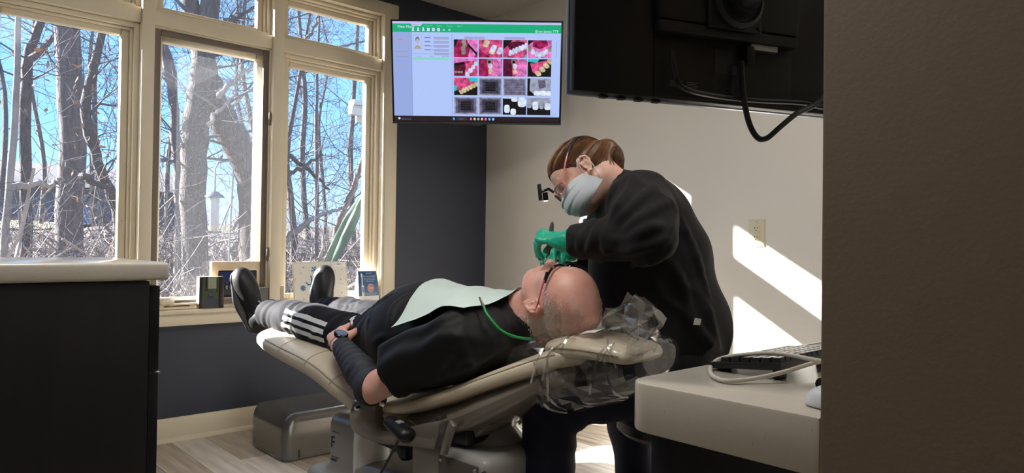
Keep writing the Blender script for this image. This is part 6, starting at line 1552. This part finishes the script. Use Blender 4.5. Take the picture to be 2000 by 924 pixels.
# white equipment panel on a post behind her
eq0 = at(1157, 600, 2.95); eq = empty('equipment_panel', (eq0[0], eq0[1], 0), math.atan2(-Rh3[1], -Rh3[0]), 'white rounded equipment panel standing behind the masked person', 'equipment')
M_eqw = mat('white_equipment', srgb(232, 236, 240), .3)
zt_, zb_ = at(1150, 422, 2.95)[2], at(1150, 560, 2.95)[2]
MB().box((-.10, -.03, zb_), (.062, .03, zt_), .024, 4).build('housing', M_eqw, eq)
MB().box((-.08, .0302, zt_-.06), (.030, .034, zt_-.02), .006).build('display', mat('grey_display', srgb(120, 132, 146), .25), eq)
MB().box((.030, .0302, zt_-.075), (.050, .05, zt_-.012), .006).build('grip', M_dark, eq)
wl_ = float((XW-eq0[0])); ia_ = math.atan2(-Rh3[1], -Rh3[0]); dl_ = np.array((math.cos(-ia_)*wl_, math.sin(-ia_)*wl_))
MB().tube([(-.05, -.02, (zb_+zt_)/2), (dl_[0]*.4-.03, dl_[1]*.4-.04, (zb_+zt_)/2-.02), (dl_[0], dl_[1], (zb_+zt_)/2-.02)], .022, 12).build('wall_arm', M_eqw, eq)
# clear plastic bag over the headrest
M_bag = bpy.data.materials.new('clear_plastic_film'); M_bag.use_nodes = True; t = M_bag.node_tree
for n in list(t.nodes): t.nodes.remove(n)
o = t.nodes.new('ShaderNodeOutputMaterial'); a = t.nodes.new('ShaderNodeBsdfTransparent'); g = t.nodes.new('ShaderNodeBsdfGlossy'); g.inputs['Roughness'].default_value = .06; a.inputs[0].default_value = (.95, .95, .95, 1)
lw = t.nodes.new('ShaderNodeLayerWeight'); lw.inputs['Blend'].default_value = .32; mx = t.nodes.new('ShaderNodeMixShader'); mr_ = t.nodes.new('ShaderNodeMapRange'); mr_.inputs['To Min'].default_value = .06; mr_.inputs['To Max'].default_value = .6
nz = t.nodes.new('ShaderNodeTexNoise'); nz.inputs['Scale'].default_value = 5; nz.inputs['Detail'].default_value = 2; bp_ = t.nodes.new('ShaderNodeBump'); bp_.inputs['Strength'].default_value = .3; bp_.inputs['Distance'].default_value = .01; t.links.new(nz.outputs['Fac'], bp_.inputs['Height'])
t.links.new(bp_.outputs[0], g.inputs['Normal']); t.links.new(bp_.outputs[0], lw.inputs['Normal'])
t.links.new(lw.outputs['Facing'], mr_.inputs['Value']); t.links.new(mr_.outputs[0], mx.inputs[0]); t.links.new(a.outputs[0], mx.inputs[1]); t.links.new(g.outputs[0], mx.inputs[2]); df = t.nodes.new('ShaderNodeBsdfTranslucent'); df.inputs[0].default_value = (.9, .9, .9, 1); mx2 = t.nodes.new('ShaderNodeMixShader'); mx2.inputs[0].default_value = .025; t.links.new(mx.outputs[0], mx2.inputs[1]); t.links.new(df.outputs[0], mx2.inputs[2]); t.links.new(mx2.outputs[0], o.inputs[0])
bag = empty('headrest_cover', (H0[0], H0[1], 0), RZ, 'crumpled clear plastic bag pulled over the chair headrest', 'plastic cover')
rg = np.random.RandomState(6); rows = []
stb = [(-.352, .680, .010, .012), (-.345, .680, .112, .060), (-.26, .668, .150, .105), (-.15, .650, .160, .125), (-.05, .632, .170, .135), (.04, .622, .180, .110)]
Pb = spline([np.array(s) for s in stb], 3); NA = 30; rgn = swirl(71, 8, 38); rgf = swirl(72, 8, 90)
for i, p in enumerate(Pb):
    r = []
    for k_ in range(NA):
        a_ = 2*PI*k_/NA; ca, sa = math.cos(a_), math.sin(a_); y_ = math.copysign(abs(ca)**.8, ca)*p[2]; z_ = p[1]+math.copysign(abs(sa)**.8, sa)*p[3]*(.62 if sa > 0 else 1.15)
        q = np.array((p[0], y_, z_)); w_ = (.014*rgn(*q)+.008*rgf(*q))*(1 if i > 3 else .4); nn = np.array((0, ca, sa)); q = q+nn*(w_+.004)
        if sa > .2 and abs(y_) < .10 and q[0] > -.13: q[2] = min(q[2], .722)
        r.append(q)
    rows.append(r)
MB().grid(rows, closed=True).add(rows[0], [tuple(range(NA))]).build('film', M_bag, bag, smooth=False, fix=False)
M_glint = M_bag.copy(); M_glint.name = 'clear_film_glint'
for n_ in M_glint.node_tree.nodes:
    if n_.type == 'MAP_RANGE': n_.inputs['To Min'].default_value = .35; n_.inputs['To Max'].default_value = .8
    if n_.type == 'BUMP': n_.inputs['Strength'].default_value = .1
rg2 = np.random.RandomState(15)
for j_ in range(16):                            # fold ribbons glossier than the film, imitating bright glints on the viewer's side
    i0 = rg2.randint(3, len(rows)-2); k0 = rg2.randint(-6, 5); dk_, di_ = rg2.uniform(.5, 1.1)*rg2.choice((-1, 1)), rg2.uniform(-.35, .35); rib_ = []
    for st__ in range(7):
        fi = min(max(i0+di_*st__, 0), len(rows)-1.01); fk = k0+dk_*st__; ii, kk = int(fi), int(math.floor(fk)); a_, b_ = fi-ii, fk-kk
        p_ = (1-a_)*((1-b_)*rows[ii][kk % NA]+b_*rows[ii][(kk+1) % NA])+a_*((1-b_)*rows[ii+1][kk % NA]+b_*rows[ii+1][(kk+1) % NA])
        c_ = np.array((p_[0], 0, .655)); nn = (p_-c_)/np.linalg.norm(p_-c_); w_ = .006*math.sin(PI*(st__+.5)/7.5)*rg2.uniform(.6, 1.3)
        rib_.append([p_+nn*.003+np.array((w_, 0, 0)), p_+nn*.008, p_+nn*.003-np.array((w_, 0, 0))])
    if min(r_[1][1] for r_ in rib_) > .02 and max(r_[1][2] for r_ in rib_) < .74: MB().grid(rib_).build('film_fold_glint', M_glint, bag, fix=False)
tp_ = [np.array((-.34, .06, .70)), np.array((-.36, .08, .76)), np.array((-.32, .05, .80)), np.array((-.25, .02, .77)), np.array((-.22, .0, .73))]
rows = [[p+np.array((.02*math.cos(a), .05*math.cos(a), .03*math.sin(a)))+.012*rg.normal(size=3) for a in np.linspace(0, 2*PI, 13)[:-1]] for p in spline(tp_, 2)]
MB().grid(rows, closed=True).build('film_tail', M_bag, bag, ang=15, fix=False)
# white paper under the head
pp = MB().grid([[(-.205+.06*i/6, -.09+.18*j/8, .722+.012*(1-i/6)+.004*math.sin(j*1.3)) for j in range(9)] for i in range(7)])
tag(pp.build('paper_liner', M_card, fix=False), 'white paper liner between the head and the headrest', 'paper'); bpy.data.objects['paper_liner'].location = (H0[0], H0[1], 0); bpy.data.objects['paper_liner'].rotation_euler = (0, 0, RZ)
